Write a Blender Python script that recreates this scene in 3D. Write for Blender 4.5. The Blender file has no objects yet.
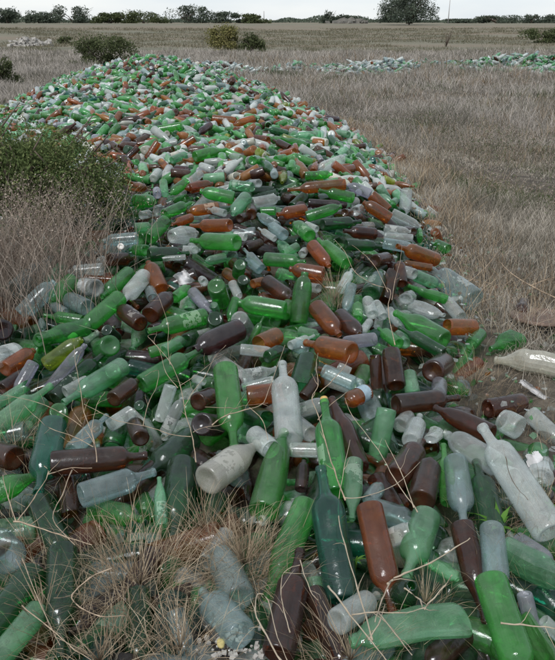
import bpy, math, random
import numpy as np
from mathutils import Vector, Matrix
D = bpy.data; SC = bpy.context.scene; COL = SC.collection
R = random.Random(7); NR = np.random.RandomState(11)

# ---------------------------------------------------------------- camera, sky, sun
W0, H0, FP, CAMH = 555.0, 660.0, 700.0, 1.35
PITCH = math.atan(310.0 / FP)
cam_d = D.cameras.new('camera'); cam = D.objects.new('camera', cam_d); COL.objects.link(cam)
cam.location = (0, 0, CAMH); cam.rotation_euler = (math.pi / 2 - PITCH, 0, 0)
cam_d.sensor_fit = 'VERTICAL'; cam_d.sensor_height = 24; cam_d.lens = 24 * FP / H0
cam_d.clip_end = 6000; cam_d.clip_start = 0.02
SC.camera = cam
SUN_EL, SUN_AZ = 52.0, 205.0            # soft high sun behind thin cloud
world = D.worlds.new('World'); SC.world = world; world.use_nodes = True
wn, wl = world.node_tree.nodes, world.node_tree.links
bg = wn['Background']; sky = wn.new('ShaderNodeTexSky'); sky.sky_type = 'NISHITA'; sky.sun_disc = False
sky.sun_elevation = math.radians(SUN_EL); sky.sun_rotation = math.radians(SUN_AZ)
sky.air_density = 1.0; sky.dust_density = 0.4; sky.ozone_density = 1.0
hs = wn.new('ShaderNodeHueSaturation'); hs.inputs['Saturation'].default_value = 0.6
veil = wn.new('ShaderNodeMix'); veil.data_type = 'RGBA'; veil.inputs[0].default_value = .82       # thin even cloud over the sky
cl = wn.new('ShaderNodeTexNoise'); cl.inputs['Scale'].default_value = 3.0; cl.inputs['Detail'].default_value = 5
cmap = wn.new('ShaderNodeMapping'); cmap.inputs['Scale'].default_value = (1, 1, 5); tcw = wn.new('ShaderNodeTexCoord')
wl.new(tcw.outputs['Generated'], cmap.inputs[0]); wl.new(cmap.outputs[0], cl.inputs['Vector'])
crp = wn.new('ShaderNodeValToRGB'); crp.color_ramp.elements[0].position = .35; crp.color_ramp.elements[0].color = (.70, .80, .92, 1)
crp.color_ramp.elements[1].position = .65; crp.color_ramp.elements[1].color = (.96, 1.0, 1.04, 1)
cm = wn.new('ShaderNodeVectorMath'); cm.operation = 'SCALE'; cm.inputs['Scale'].default_value = 3.9
wl.new(cl.outputs[0], crp.inputs[0]); wl.new(crp.outputs[0], cm.inputs[0])
wl.new(sky.outputs[0], hs.inputs['Color']); wl.new(hs.outputs[0], veil.inputs['A']); wl.new(cm.outputs[0], veil.inputs['B'])
wl.new(veil.outputs['Result'], bg.inputs[0]); bg.inputs[1].default_value = 0.10
sun_d = D.lights.new('sun', 'SUN'); sun = D.objects.new('sun', sun_d); COL.objects.link(sun)
sun_d.energy = 1.5; sun_d.angle = math.radians(18); sun_d.color = (1, .97, .93)
a, e = math.radians(SUN_AZ), math.radians(SUN_EL)
sdir = Vector((math.sin(a) * math.cos(e), math.cos(a) * math.cos(e), math.sin(e)))
sun.rotation_euler = sdir.to_track_quat('Z', 'Y').to_euler()
SC.view_settings.view_transform = 'Standard'; SC.view_settings.look = 'None'
SC.view_settings.exposure = 1.12; SC.view_settings.gamma = 1
SC.render.engine = 'CYCLES'
cy = SC.cycles
cy.max_bounces = 8; cy.diffuse_bounces = 2; cy.glossy_bounces = 3; cy.transmission_bounces = 4
cy.transparent_max_bounces = 14; cy.use_denoising = True

CF = Vector((0, math.cos(PITCH), -math.sin(PITCH))); CU = Vector((0, math.sin(PITCH), math.cos(PITCH))); CR = Vector((1, 0, 0))
CAM = Vector((0, 0, CAMH))
def ray(px, py): return CR * ((px - W0 / 2) / FP) + CU * ((H0 / 2 - py) / FP) + CF

# ---------------------------------------------------------------- terrain
YS = [-1, 1.3, 1.85, 2.2, 2.7, 3.2, 3.6, 4.5, 5.7, 8.9, 11.4, 14, 15.5, 16.6, 17.6]
HS = [.15, .16, .17, .175, .185, .23, .30, .37, .43, .54, .64, .72, .60, .34, .0]
LY = [-1, 3.0, 3.6, 4.2, 5, 6, 8, 10, 13, 15, 16.5, 17.6]
LX = [-3, -3.0, -2.3, -1.75, -2.1, -2.6, -3.5, -4.1, -4.5, -4.4, -3.9, -3.2]
RY = [-1, 1.2, 1.9, 2.2, 3.1, 4.2, 5.7, 7.5, 9, 11.5, 14, 16, 17.6]
RX = [1.9, 1.45, 1.05, .93, .97, 1.06, 1.14, 1.12, .95, .50, -.2, -1.0, -1.8]
def edge_d(x, y):
    return np.minimum(np.minimum(x - np.interp(y, LY, LX), np.interp(y, RY, RX) - x), 17.6 - y)
def pile(x, y):
    H = np.interp(y, YS, HS)
    t = np.clip(edge_d(x, y) / (2.6 * H + .12 + np.clip((y - 7) / 5, 0, 1) * .6), 0, 1)
    return H * np.sin(t * math.pi / 2) ** .85
def ground_z(x, y):
    b = .02 * np.sin(x * 2.1 + 1) * np.sin(y * 1.7) + .012 * np.sin(x * 5.3 + y * 3.1)
    far = np.clip((np.hypot(x, y) - 40) / 110, 0, 1)
    near = np.clip(1 - np.hypot(x, y) / 60, 0, 1)
    return b * near + .75 * far * far * (3 - 2 * far)
def surf(x, y): return ground_z(x, y) + pile(x, y)
def surf1(x, y): return float(surf(np.array(x, float), np.array(y, float)))
def hit(px, py, lift=0.0):
    d = ray(px, py); z = .8
    while z < 120:
        p = CAM + d * z
        if p.z <= surf1(p.x, p.y) + lift:
            lo, hi = z / 1.02, z
            for _ in range(18):
                m = (lo + hi) / 2; p = CAM + d * m
                if p.z <= surf1(p.x, p.y) + lift: hi = m
                else: lo = m
            return CAM + d * hi, hi
        z *= 1.02
    return CAM + d * z, z
def snormal(x, y):
    h = .06
    return Vector((-(surf1(x + h, y) - surf1(x - h, y)) / (2 * h), -(surf1(x, y + h) - surf1(x, y - h)) / (2 * h), 1)).normalized()

# ---------------------------------------------------------------- helpers
def link_mesh(name, verts, faces, mats, parent=None, smooth=True, midx=None, quads=None):
    me = D.meshes.new(name)
    if quads is not None:                        # fast path: (N,4) index array, maybe padded
        v = np.asarray(verts, np.float32); q = np.asarray(quads, np.int32)
        me.vertices.add(len(v)); me.vertices.foreach_set('co', v.ravel())
        me.loops.add(q.size); me.loops.foreach_set('vertex_index', q.ravel())
        me.polygons.add(len(q)); me.polygons.foreach_set('loop_start', np.arange(0, q.size, q.shape[1], dtype=np.int32))
        me.update(calc_edges=True)
        if smooth: me.polygons.foreach_set('use_smooth', np.ones(len(q), bool))
    else:
        me.from_pydata([tuple(v) for v in verts], [], faces)
        if smooth: me.polygons.foreach_set('use_smooth', np.ones(len(me.polygons), bool))
    for m in (mats if isinstance(mats, (list, tuple)) else [mats]): me.materials.append(m)
    if midx is not None: me.polygons.foreach_set('material_index', np.asarray(midx, np.int32))
    me.update()
    o = D.objects.new(name, me); COL.objects.link(o)
    if parent: o.parent = parent
    return o
def tag(o, label=None, cat=None, group=None, kind=None):
    if label: o['label'] = label
    if cat: o['category'] = cat
    if group: o['group'] = group
    if kind: o['kind'] = kind
    return o
def empty(name, loc):
    o = D.objects.new(name, None); COL.objects.link(o); o.location = loc; o.empty_display_size = .1; return o

def nt(name):
    m = D.materials.new(name); m.use_nodes = True; n = m.node_tree.nodes; n.clear()
    out = n.new('ShaderNodeOutputMaterial'); return m, n, m.node_tree.links, out
def rampn(n, l, src, stops):
    r = n.new('ShaderNodeValToRGB'); cr = r.color_ramp
    while len(cr.elements) < len(stops): cr.elements.new(.5)
    for el, (p, c) in zip(cr.elements, stops): el.position = p; el.color = (*c, 1)
    l.new(src, r.inputs[0]); return r.outputs[0]
def noise(n, l, scale, detail=4, vec=None, rough=.6):
    t = n.new('ShaderNodeTexNoise'); t.inputs['Scale'].default_value = scale; t.inputs['Detail'].default_value = detail
    t.inputs['Roughness'].default_value = rough
    if vec is not None: l.new(vec, t.inputs['Vector'])
    return t.outputs[0]

def glass_mat(name, col, tcol, see, dust, stuff=False):
    """thin tinted bottle glass under a film of dust"""
    m, n, l, out = nt(name)
    geo = n.new('ShaderNodeNewGeometry'); tc = n.new('ShaderNodeTexCoord')
    if stuff: rnd = geo.outputs['Random Per Island']
    else: rnd = n.new('ShaderNodeObjectInfo').outputs['Random']
    hsv = n.new('ShaderNodeHueSaturation'); hsv.inputs['Color'].default_value = (*col, 1)
    mr = n.new('ShaderNodeMapRange'); l.new(rnd, mr.inputs[0]); mr.inputs[3].default_value = .62; mr.inputs[4].default_value = 1.35
    l.new(mr.outputs[0], hsv.inputs['Value'])
    mh = n.new('ShaderNodeMapRange'); mul = n.new('ShaderNodeMath'); mul.operation = 'MULTIPLY'; mul.inputs[1].default_value = 7.31
    fr = n.new('ShaderNodeMath'); fr.operation = 'FRACT'; l.new(rnd, mul.inputs[0]); l.new(mul.outputs[0], fr.inputs[0])
    l.new(fr.outputs[0], mh.inputs[0]); mh.inputs[3].default_value = .482; mh.inputs[4].default_value = .518; l.new(mh.outputs[0], hsv.inputs['Hue'])
    # dust: noisy film, thicker on faces that look up
    pos = geo.outputs['Position']
    n1 = noise(n, l, 16, 5, pos, .65); n2 = noise(n, l, 75, 3, pos, .6)
    mp = n.new('ShaderNodeMapping'); mp.inputs['Scale'].default_value = (260, 260, 18) if not stuff else (60, 60, 60)
    l.new(tc.outputs['Object'] if not stuff else pos, mp.inputs[0])
    n3 = noise(n, l, .35 if not stuff else 1, 3, mp.outputs[0], .6)
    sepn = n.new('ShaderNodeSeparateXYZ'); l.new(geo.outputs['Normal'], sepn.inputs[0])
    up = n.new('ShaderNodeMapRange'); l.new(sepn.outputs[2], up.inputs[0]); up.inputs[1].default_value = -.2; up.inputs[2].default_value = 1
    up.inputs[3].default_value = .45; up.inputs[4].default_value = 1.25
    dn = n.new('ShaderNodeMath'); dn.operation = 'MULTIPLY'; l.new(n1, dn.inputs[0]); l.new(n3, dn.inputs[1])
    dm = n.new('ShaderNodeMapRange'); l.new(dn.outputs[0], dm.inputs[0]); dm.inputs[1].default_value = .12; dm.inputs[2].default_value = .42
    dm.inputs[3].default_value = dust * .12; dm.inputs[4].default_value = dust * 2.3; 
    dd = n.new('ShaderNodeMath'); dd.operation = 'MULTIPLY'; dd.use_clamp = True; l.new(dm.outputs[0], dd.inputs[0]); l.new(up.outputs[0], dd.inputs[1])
    if not stuff:   # pale remains of a paper label on some bottles
        so = n.new('ShaderNodeSeparateXYZ'); l.new(tc.outputs['Object'], so.inputs[0])
        def mth(op, a_, b_=None):
            q_ = n.new('ShaderNodeMath'); q_.operation = op
            for i_, v_ in enumerate((a_, b_)):
                if v_ is None: continue
                if isinstance(v_, (int, float)): q_.inputs[i_].default_value = v_
                else: l.new(v_, q_.inputs[i_])
            return q_.outputs[0]
        bandm = mth('MULTIPLY', mth('GREATER_THAN', so.outputs[2], .14), mth('LESS_THAN', so.outputs[2], .46))
        bandm = mth('MULTIPLY', bandm, mth('GREATER_THAN', so.outputs[0], -.15))
        bandm = mth('MULTIPLY', bandm, mth('GREATER_THAN', mth('FRACT', mth('MULTIPLY', rnd, 13.7)), .84))
        bandm = mth('MULTIPLY', bandm, mth('GREATER_THAN', mth('ADD', n1, mth('MULTIPLY', n2, .5)), .74))
        dd2 = mth('MAXIMUM', dd.outputs[0], mth('MULTIPLY', bandm, .55)); 
        class _O: outputs = [dd2]
        dd = _O
    # body of the glass
    dif = n.new('ShaderNodeBsdfDiffuse'); l.new(hsv.outputs[0], dif.inputs[0])
    trl = n.new('ShaderNodeBsdfTranslucent'); l.new(hsv.outputs[0], trl.inputs[0])
    dt = n.new('ShaderNodeMixShader'); dt.inputs[0].default_value = .42; l.new(dif.outputs[0], dt.inputs[1]); l.new(trl.outputs[0], dt.inputs[2])
    lw = n.new('ShaderNodeLayerWeight'); lw.inputs[0].default_value = .35
    tr = n.new('ShaderNodeBsdfTransparent'); ed = n.new('ShaderNodeMix'); ed.data_type = 'RGBA'   # light crosses more glass at a glancing angle
    ed.inputs['A'].default_value = (*tcol, 1); ed.inputs['B'].default_value = (*[t_ ** 2.6 * .8 for t_ in tcol], 1)
    l.new(lw.outputs['Facing'], ed.inputs[0]); l.new(ed.outputs['Result'], tr.inputs[0])
    sm = n.new('ShaderNodeMapRange'); l.new(lw.outputs['Facing'], sm.inputs[0]); sm.inputs[3].default_value = see; sm.inputs[4].default_value = see * .68
    body = n.new('ShaderNodeMixShader'); l.new(sm.outputs[0], body.inputs[0]); l.new(dt.outputs[0], body.inputs[1]); l.new(tr.outputs[0], body.inputs[2])
    ds = n.new('ShaderNodeBsdfDiffuse'); dc = n.new('ShaderNodeMix'); dc.data_type = 'RGBA'; dc.inputs[0].default_value = .45
    dc.inputs['A'].default_value = (.40, .41, .39, 1); l.new(hsv.outputs[0], dc.inputs['B']); l.new(dc.outputs['Result'], ds.inputs[0])
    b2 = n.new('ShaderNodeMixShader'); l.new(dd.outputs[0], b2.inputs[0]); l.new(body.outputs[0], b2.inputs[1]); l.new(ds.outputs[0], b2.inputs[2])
    gl = n.new('ShaderNodeBsdfGlossy'); gl.inputs['Color'].default_value = (.9, .95, 1, 1)
    rr = n.new('ShaderNodeMapRange'); l.new(n1, rr.inputs[0]); rr.inputs[1].default_value = .3; rr.inputs[2].default_value = .7
    rr.inputs[3].default_value = .06; rr.inputs[4].default_value = .30; l.new(rr.outputs[0], gl.inputs['Roughness'])
    fz = n.new('ShaderNodeFresnel'); fz.inputs[0].default_value = 1.5
    bm = n.new('ShaderNodeBump'); bm.inputs['Strength'].default_value = .25; bm.inputs['Distance'].default_value = .004; l.new(n2, bm.inputs['Height'])
    l.new(bm.outputs[0], gl.inputs['Normal']); l.new(bm.outputs[0], fz.inputs['Normal']); l.new(bm.outputs[0], ds.inputs['Normal'])
    f2 = n.new('ShaderNodeMath'); f2.operation = 'MULTIPLY'; l.new(fz.outputs[0], f2.inputs[0])
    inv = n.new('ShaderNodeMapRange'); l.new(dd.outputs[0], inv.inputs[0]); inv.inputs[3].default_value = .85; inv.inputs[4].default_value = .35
    bk = n.new('ShaderNodeMath'); bk.operation = 'MULTIPLY_ADD'; l.new(geo.outputs['Backfacing'], bk.inputs[0]); bk.inputs[1].default_value = -.75; bk.inputs[2].default_value = 1
    f3 = n.new('ShaderNodeMath'); f3.operation = 'MULTIPLY'; l.new(inv.outputs[0], f3.inputs[0]); l.new(bk.outputs[0], f3.inputs[1])
    l.new(f3.outputs[0], f2.inputs[1]); f2.use_clamp = True
    b3 = n.new('ShaderNodeMixShader'); l.new(f2.outputs[0], b3.inputs[0]); l.new(b2.outputs[0], b3.inputs[1]); l.new(gl.outputs[0], b3.inputs[2])
    l.new(b3.outputs[0], out.inputs[0])
    return m
GC = dict(   # diffuse colour, transmitted colour, see-through share, dust
    g=((.048, .27, .050), (.34, .85, .33), .86, .085), G=((.012, .085, .024), (.12, .56, .21), .88, .05),
    e=((.12, .34, .17), (.60, .93, .70), .86, .15), t=((.008, .12, .088), (.10, .64, .48), .88, .05),
    a=((.26, .34, .345), (.86, .96, .96), .91, .11), c=((.52, .56, .54), (.94, .97, .96), .89, .15),
    m=((.58, .57, .48), (.93, .92, .86), .72, .20), r=((.27, .095, .014), (.88, .47, .12), .82, .055),
    B=((.066, .026, .008), (.55, .24, .07), .84, .045), P=((.045, .018, .020), (.44, .18, .18), .82, .06),
    p=((.25, .25, .30), (.86, .85, .92), .88, .15), o=((.18, .24, .012), (.76, .85, .20), .86, .07))
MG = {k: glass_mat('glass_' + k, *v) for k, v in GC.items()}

def leaf_mat(name, stops, rough=.7, trans=.3, isl=True, scale=3):
    m, n, l, out = nt(name)
    geo = n.new('ShaderNodeNewGeometry')
    ns = noise(n, l, scale, 3, geo.outputs['Position'])
    mx = n.new('ShaderNodeMath'); mx.operation = 'MULTIPLY_ADD'; l.new(geo.outputs['Random Per Island'], mx.inputs[0]); mx.inputs[1].default_value = .6
    sb = n.new('ShaderNodeMath'); sb.operation = 'MULTIPLY_ADD'; l.new(ns, sb.inputs[0]); sb.inputs[1].default_value = 1.1; sb.inputs[2].default_value = -.35
    l.new(sb.outputs[0], mx.inputs[2])
    c = rampn(n, l, mx.outputs[0], stops)
    d = n.new('ShaderNodeBsdfDiffuse'); t = n.new('ShaderNodeBsdfTranslucent'); l.new(c, d.inputs[0]); l.new(c, t.inputs[0])
    mm = n.new('ShaderNodeMixShader'); mm.inputs[0].default_value = trans; l.new(d.outputs[0], mm.inputs[1]); l.new(t.outputs[0], mm.inputs[2])
    l.new(mm.outputs[0], out.inputs[0]); return m
M_DRY = leaf_mat('dry_grass', [(0, (.05, .037, .025)), (.4, (.18, .135, .092)), (1, (.50, .41, .30))], scale=12)
M_TAN = leaf_mat('dry_straw', [(0, (.10, .07, .045)), (.5, (.29, .225, .155)), (1, (.60, .50, .37))], scale=12)
M_FIELD = leaf_mat('field_grass', [(0, (.075, .078, .05)), (.3, (.185, .17, .135)), (.55, (.36, .325, .275)), (1, (.60, .555, .48))], scale=2.2)
M_FUZZ = leaf_mat('grey_weeds', [(0, (.085, .092, .06)), (.3, (.195, .18, .15)), (.55, (.38, .345, .31)), (1, (.57, .525, .475))], scale=.75)
M_BUSH = leaf_mat('bush_leaves', [(0, (.03, .045, .02)), (.4, (.085, .12, .045)), (.8, (.16, .19, .08)), (1, (.24, .21, .11))], scale=6)
M_GREYBUSH = leaf_mat('grey_green_leaves', [(0, (.03, .04, .02)), (.5, (.085, .105, .05)), (1, (.15, .17, .085))], scale=3)
M_OLIVE = leaf_mat('olive_leaves', [(0, (.07, .075, .03)), (.5, (.19, .185, .075)), (1, (.34, .30, .14))], scale=2)
M_FARGRASS = leaf_mat('far_grass', [(0, (.07, .07, .045)), (.5, (.15, .14, .095)), (1, (.24, .215, .155))], scale=.15)
M_TREE = leaf_mat('far_leaves', [(0, (.050, .065, .050)), (.5, (.090, .112, .085)), (1, (.15, .17, .125))], scale=.5)
M_GREEN = leaf_mat('fresh_leaves', [(0, (.05, .12, .02)), (.5, (.09, .20, .04)), (1, (.16, .28, .07))], scale=8)
M_WEEDTOP = leaf_mat('brown_weeds', [(0, (.07, .055, .045)), (.4, (.22, .175, .14)), (1, (.50, .43, .37))], scale=9)
def plain(name, col, rough=.8, col2=None, scale=20, bump=.3, metal=0):
    m, n, l, out = nt(name); p = n.new('ShaderNodeBsdfPrincipled'); p.inputs['Roughness'].default_value = rough; p.inputs['Metallic'].default_value = metal
    geo = n.new('ShaderNodeNewGeometry'); ns = noise(n, l, scale, 6, geo.outputs['Position'])
    col2 = col2 or tuple(c * .55 for c in col)
    c = rampn(n, l, ns, [(.32, col2), (.68, col)]); l.new(c, p.inputs['Base Color'])
    b = n.new('ShaderNodeBump'); b.inputs['Strength'].default_value = bump; b.inputs['Distance'].default_value = .01; l.new(ns, b.inputs['Height']); l.new(b.outputs[0], p.inputs['Normal'])
    l.new(p.outputs[0], out.inputs[0]); return m
M_BARK = plain('bark', (.13, .10, .075), .9); M_TWIG = plain('dry_twig', (.40, .31, .22), .8, (.20, .145, .10), 60)
M_PALETWIG = plain('pale_twig', (.38, .32, .24), .8, (.26, .21, .15), 60)
M_PAPER = plain('paper', (.52, .52, .53), .8, (.34, .34, .34)); M_CORK = plain('cork', (.62, .42, .14), .8)
M_WHITECAP = plain('cap_plastic', (.75, .74, .70), .4); M_RUST = plain('rusty_metal', (.17, .115, .085), .75, (.075, .05, .04), 40)
M_LABEL = plain('bottle_label', (.46, .47, .46), .8, (.22, .23, .24), 60)
M_PBLUE = plain('blue_label', (.30, .40, .46), .6, (.2, .28, .33), 50)
M_STONE = plain('stone', (.42, .40, .37), .9, (.26, .25, .23), 40); M_YSTONE = plain('yellow_stone', (.48, .40, .16), .8, (.34, .28, .12), 50)
M_WALLST = plain('ruin_stone', (.20, .19, .17), .9, (.10, .10, .09), 2); M_POLE = plain('grey_pole', (.45, .44, .43), .8)

# ---------------------------------------------------------------- ground
m, n, l, out = nt('soil'); p = n.new('ShaderNodeBsdfPrincipled'); p.inputs['Roughness'].default_value = .95
geo = n.new('ShaderNodeNewGeometry'); sx = n.new('ShaderNodeSeparateXYZ'); l.new(geo.outputs['Position'], sx.inputs[0])
near = rampn(n, l, noise(n, l, 7, 8, geo.outputs['Position'], .7), [(.3, (.022, .018, .013)), (.5, (.065, .053, .039)), (.75, (.20, .17, .13))])
far = rampn(n, l, noise(n, l, .12, 9, geo.outputs['Position'], .72), [(.3, (.07, .075, .045)), (.46, (.125, .115, .078)), (.56, (.165, .145, .105)), (.7, (.095, .095, .06))])
mpf = n.new('ShaderNodeMapping'); mpf.inputs['Scale'].default_value = (.012, .11, 1); l.new(geo.outputs['Position'], mpf.inputs[0])
strip = rampn(n, l, noise(n, l, 1, 5, mpf.outputs[0]), [(.35, (.075, .082, .05)), (.5, (.135, .125, .085)), (.62, (.15, .105, .072)), (.75, (.09, .098, .058))])
mf = n.new('ShaderNodeMix'); mf.data_type = 'RGBA'; mf.inputs[0].default_value = .55; l.new(far, mf.inputs['A']); l.new(strip, mf.inputs['B'])
mr = n.new('ShaderNodeMapRange'); l.new(sx.outputs[1], mr.inputs[0]); mr.inputs[1].default_value = 12; mr.inputs[2].default_value = 32
mx = n.new('ShaderNodeMix'); mx.data_type = 'RGBA'; l.new(mr.outputs[0], mx.inputs[0]); l.new(near, mx.inputs['A']); l.new(mf.outputs['Result'], mx.inputs['B'])
l.new(mx.outputs['Result'], p.inputs['Base Color'])
b = n.new('ShaderNodeBump'); b.inputs['Strength'].default_value = .8; b.inputs['Distance'].default_value = .03
l.new(noise(n, l, 30, 6, geo.outputs['Position'], .7), b.inputs['Height']); l.new(b.outputs[0], p.inputs['Normal']); l.new(p.outputs[0], out.inputs[0])
M_SOIL = m
xs = np.concatenate([-np.geomspace(3000, 8, 40), np.arange(-7.5, 4.01, .12), np.geomspace(4.3, 3000, 44)])
ys = np.concatenate([-np.geomspace(400, 2, 14), np.arange(-1, 19, .14), np.geomspace(19.4, 5000, 60)])
X, Y = np.meshgrid(xs, ys); Z = ground_z(X, Y) + np.maximum(pile(X, Y) - .17, 0)
V = np.stack([X, Y, Z], -1).reshape(-1, 3); nx, ny = len(xs), len(ys)
i = np.arange(nx * ny).reshape(ny, nx); Q = np.stack([i[:-1, :-1], i[:-1, 1:], i[1:, 1:], i[1:, :-1]], -1).reshape(-1, 4)
tag(link_mesh('ground', V, None, M_SOIL, quads=Q), kind='structure')

# ---------------------------------------------------------------- bottle shapes (unit: radius 1, length 1)
def arc(pts): return pts
PROF = {
 'B': [(0, .035), (.45, .03), (.72, .0), (.9, .003), (.985, .02), (1, .045), (1, .3), (1, .60), (.985, .655), (.90, .70), (.70, .735), (.47, .765), (.36, .80), (.32, .85), (.31, .955), (.36, .957), (.37, .985), (.33, 1), (.24, 1), (.23, .96)],
 'W': [(0, .05), (.4, .04), (.74, .0), (.92, .003), (.99, .02), (1, .05), (1, .3), (.995, .48), (.96, .56), (.87, .63), (.72, .70), (.55, .77), (.42, .835), (.35, .88), (.32, .955), (.37, .957), (.38, .985), (.33, 1), (.24, 1), (.23, .96)],
 'S': [(0, .05), (.45, .04), (.74, .0), (.92, .004), (.985, .025), (1, .06), (1, .35), (1, .66), (.97, .74), (.86, .81), (.66, .865), (.45, .90), (.37, .925), (.40, .935), (.41, .98), (.36, 1), (.28, 1), (.27, .95)],
 'J': [(0, .06), (.5, .05), (.8, .0), (.95, .01), (1, .05), (1, .5), (1, .78), (.96, .86), (.86, .90), (.85, .93), (.9, .94), (.9, .99), (.85, 1), (.78, 1), (.77, .9)],
 'F': [(0, .07), (.5, .06), (.76, .0), (.93, .004), (.985, .03), (1, .07), (1, .5), (1, .80), (.97, .92), (.92, 1), (.85, 1.0), (.88, .93)],
}
RATIO = dict(B=3.7, W=3.7, S=2.6, J=1.4, F=2.1, C=3.0)
def ring_mesh(prof, seg, jag=None, warp=None, rnd=None):
    pr = np.array(prof); th = np.arange(seg) * 2 * math.pi / seg
    v = np.zeros((len(pr), seg, 3)); v[:, :, 0] = pr[:, :1] * np.cos(th); v[:, :, 1] = pr[:, :1] * np.sin(th); v[:, :, 2] = pr[:, 1:2]
    if jag is not None:
        t = (v[:, :, 2] > .85); v[:, :, 2] = np.where(t, v[:, :, 2] + jag[None, :], v[:, :, 2])
    v[0, :, :2] *= 0; v[0, :, 0] = 1e-3 * np.cos(th); v[0, :, 1] = 1e-3 * np.sin(th)
    if warp is not None: v = warp(v)
    m = np.arange(len(pr) * seg).reshape(len(pr), seg); r = np.roll(m, -1, 1)
    q = np.stack([m[:-1], r[:-1], r[1:], m[1:]], -1).reshape(-1, 4)
    return v.reshape(-1, 3), q
def crush(seed, k=.28):
    rs = np.random.RandomState(seed)
    ks = [(rs.normal(size=3) * np.array([1.6, 1.6, 9]), rs.uniform(0, 6), rs.uniform(.3, 1)) for _ in range(7)]
    flat = rs.uniform(.55, .8); bend = rs.uniform(-.5, .5)
    def f(v):
        out = v.copy(); d = sum(w * np.sin(v @ kk + ph) for kk, ph, w in ks)
        amp = k * (.25 + .75 * np.clip(v[..., 2] * 3, 0, 1)) * np.clip(1.25 - v[..., 2], .2, 1)
        out[..., 0] = v[..., 0] * (1 + amp * .45 * d) + bend * np.sin(v[..., 2] * 3)
        out[..., 1] = v[..., 1] * flat * (1 + amp * .6 * np.roll(d, 3, 0)) + amp * .25 * d
        return out
    return f
meshes = {}
def bottle_mesh(T, var, ckey, mat, seg=32):
    key = (T, var, ckey)
    if key in meshes: return meshes[key]
    rs = np.random.RandomState(hash((ord(T), var)) % 10000)
    if T == 'C': v, q = ring_mesh(PROF['W'] if var % 2 else PROF['S'], 15, warp=crush(var + 5))
    elif T == 'F':
        jag = np.interp(np.arange(seg), np.arange(0, seg + 4, 4), np.append(rs.uniform(-.10, .05, seg // 4), 0)) if var % 3 else np.zeros(seg)
        jag[-3:] = np.linspace(jag[-4], jag[0], 5)[1:-1]
        v, q = ring_mesh(PROF['F'], seg, jag=jag)
    else:
        pr = [(a_ * (1 + .03 * math.sin(var * 2.1) * (.3 < z_ < .7)), z_ + (.05 * ((var % 3) - 1) * max(0, 1 - abs(z_ - .72) / .14) if .58 < z_ < .86 else 0)) for a_, z_ in PROF[T]]
        ks = rs.normal(size=(3, 3)) * 2
        def w(v): 
            v = v.copy(); s = 1 + .012 * np.sin(v @ ks[0]) + .01 * np.sin(v @ ks[1] * 2); v[..., :2] *= s[..., None]; return v
        v, q = ring_mesh(pr, seg, warp=w)
    me = D.meshes.new('bottle'); me.from_pydata(v.tolist(), [], q.tolist()); me.polygons.foreach_set('use_smooth', np.full(len(q), T != 'C'))
    me.materials.append(mat); meshes[key] = me
    return me
def cyl_part(name, r0, r1, z0, z1, mat, parent, seg=24, cap=True, a0=0, a1=2 * math.pi):
    full = abs(a1 - a0 - 2 * math.pi) < 1e-6; n_ = seg; v = []; f = []
    prof = [(r0 * .9, z0), (r0, z0 + (z1 - z0) * .08), (r1, z1 - (z1 - z0) * .12), (r1 * .86, z1)] if cap else [(r0, z0), (r0 * 1.002, (z0 + z1) / 2), (r1, z1)]
    for (r_, z_) in prof:
        for k in range(n_ + (0 if full else 1)):
            t = a0 + (a1 - a0) * k / n_; v.append((r_ * math.cos(t), r_ * math.sin(t), z_))
    cnt = n_ if full else n_ + 1
    for i_ in range(len(prof) - 1):
        for k in range(n_):
            k2 = (k + 1) % cnt; f.append((i_ * cnt + k, i_ * cnt + k2, (i_ + 1) * cnt + k2, (i_ + 1) * cnt + k))
    if cap: f.append(tuple(range((len(prof) - 1) * cnt, len(prof) * cnt)))
    return link_mesh(name, v, f, mat, parent)

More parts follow.
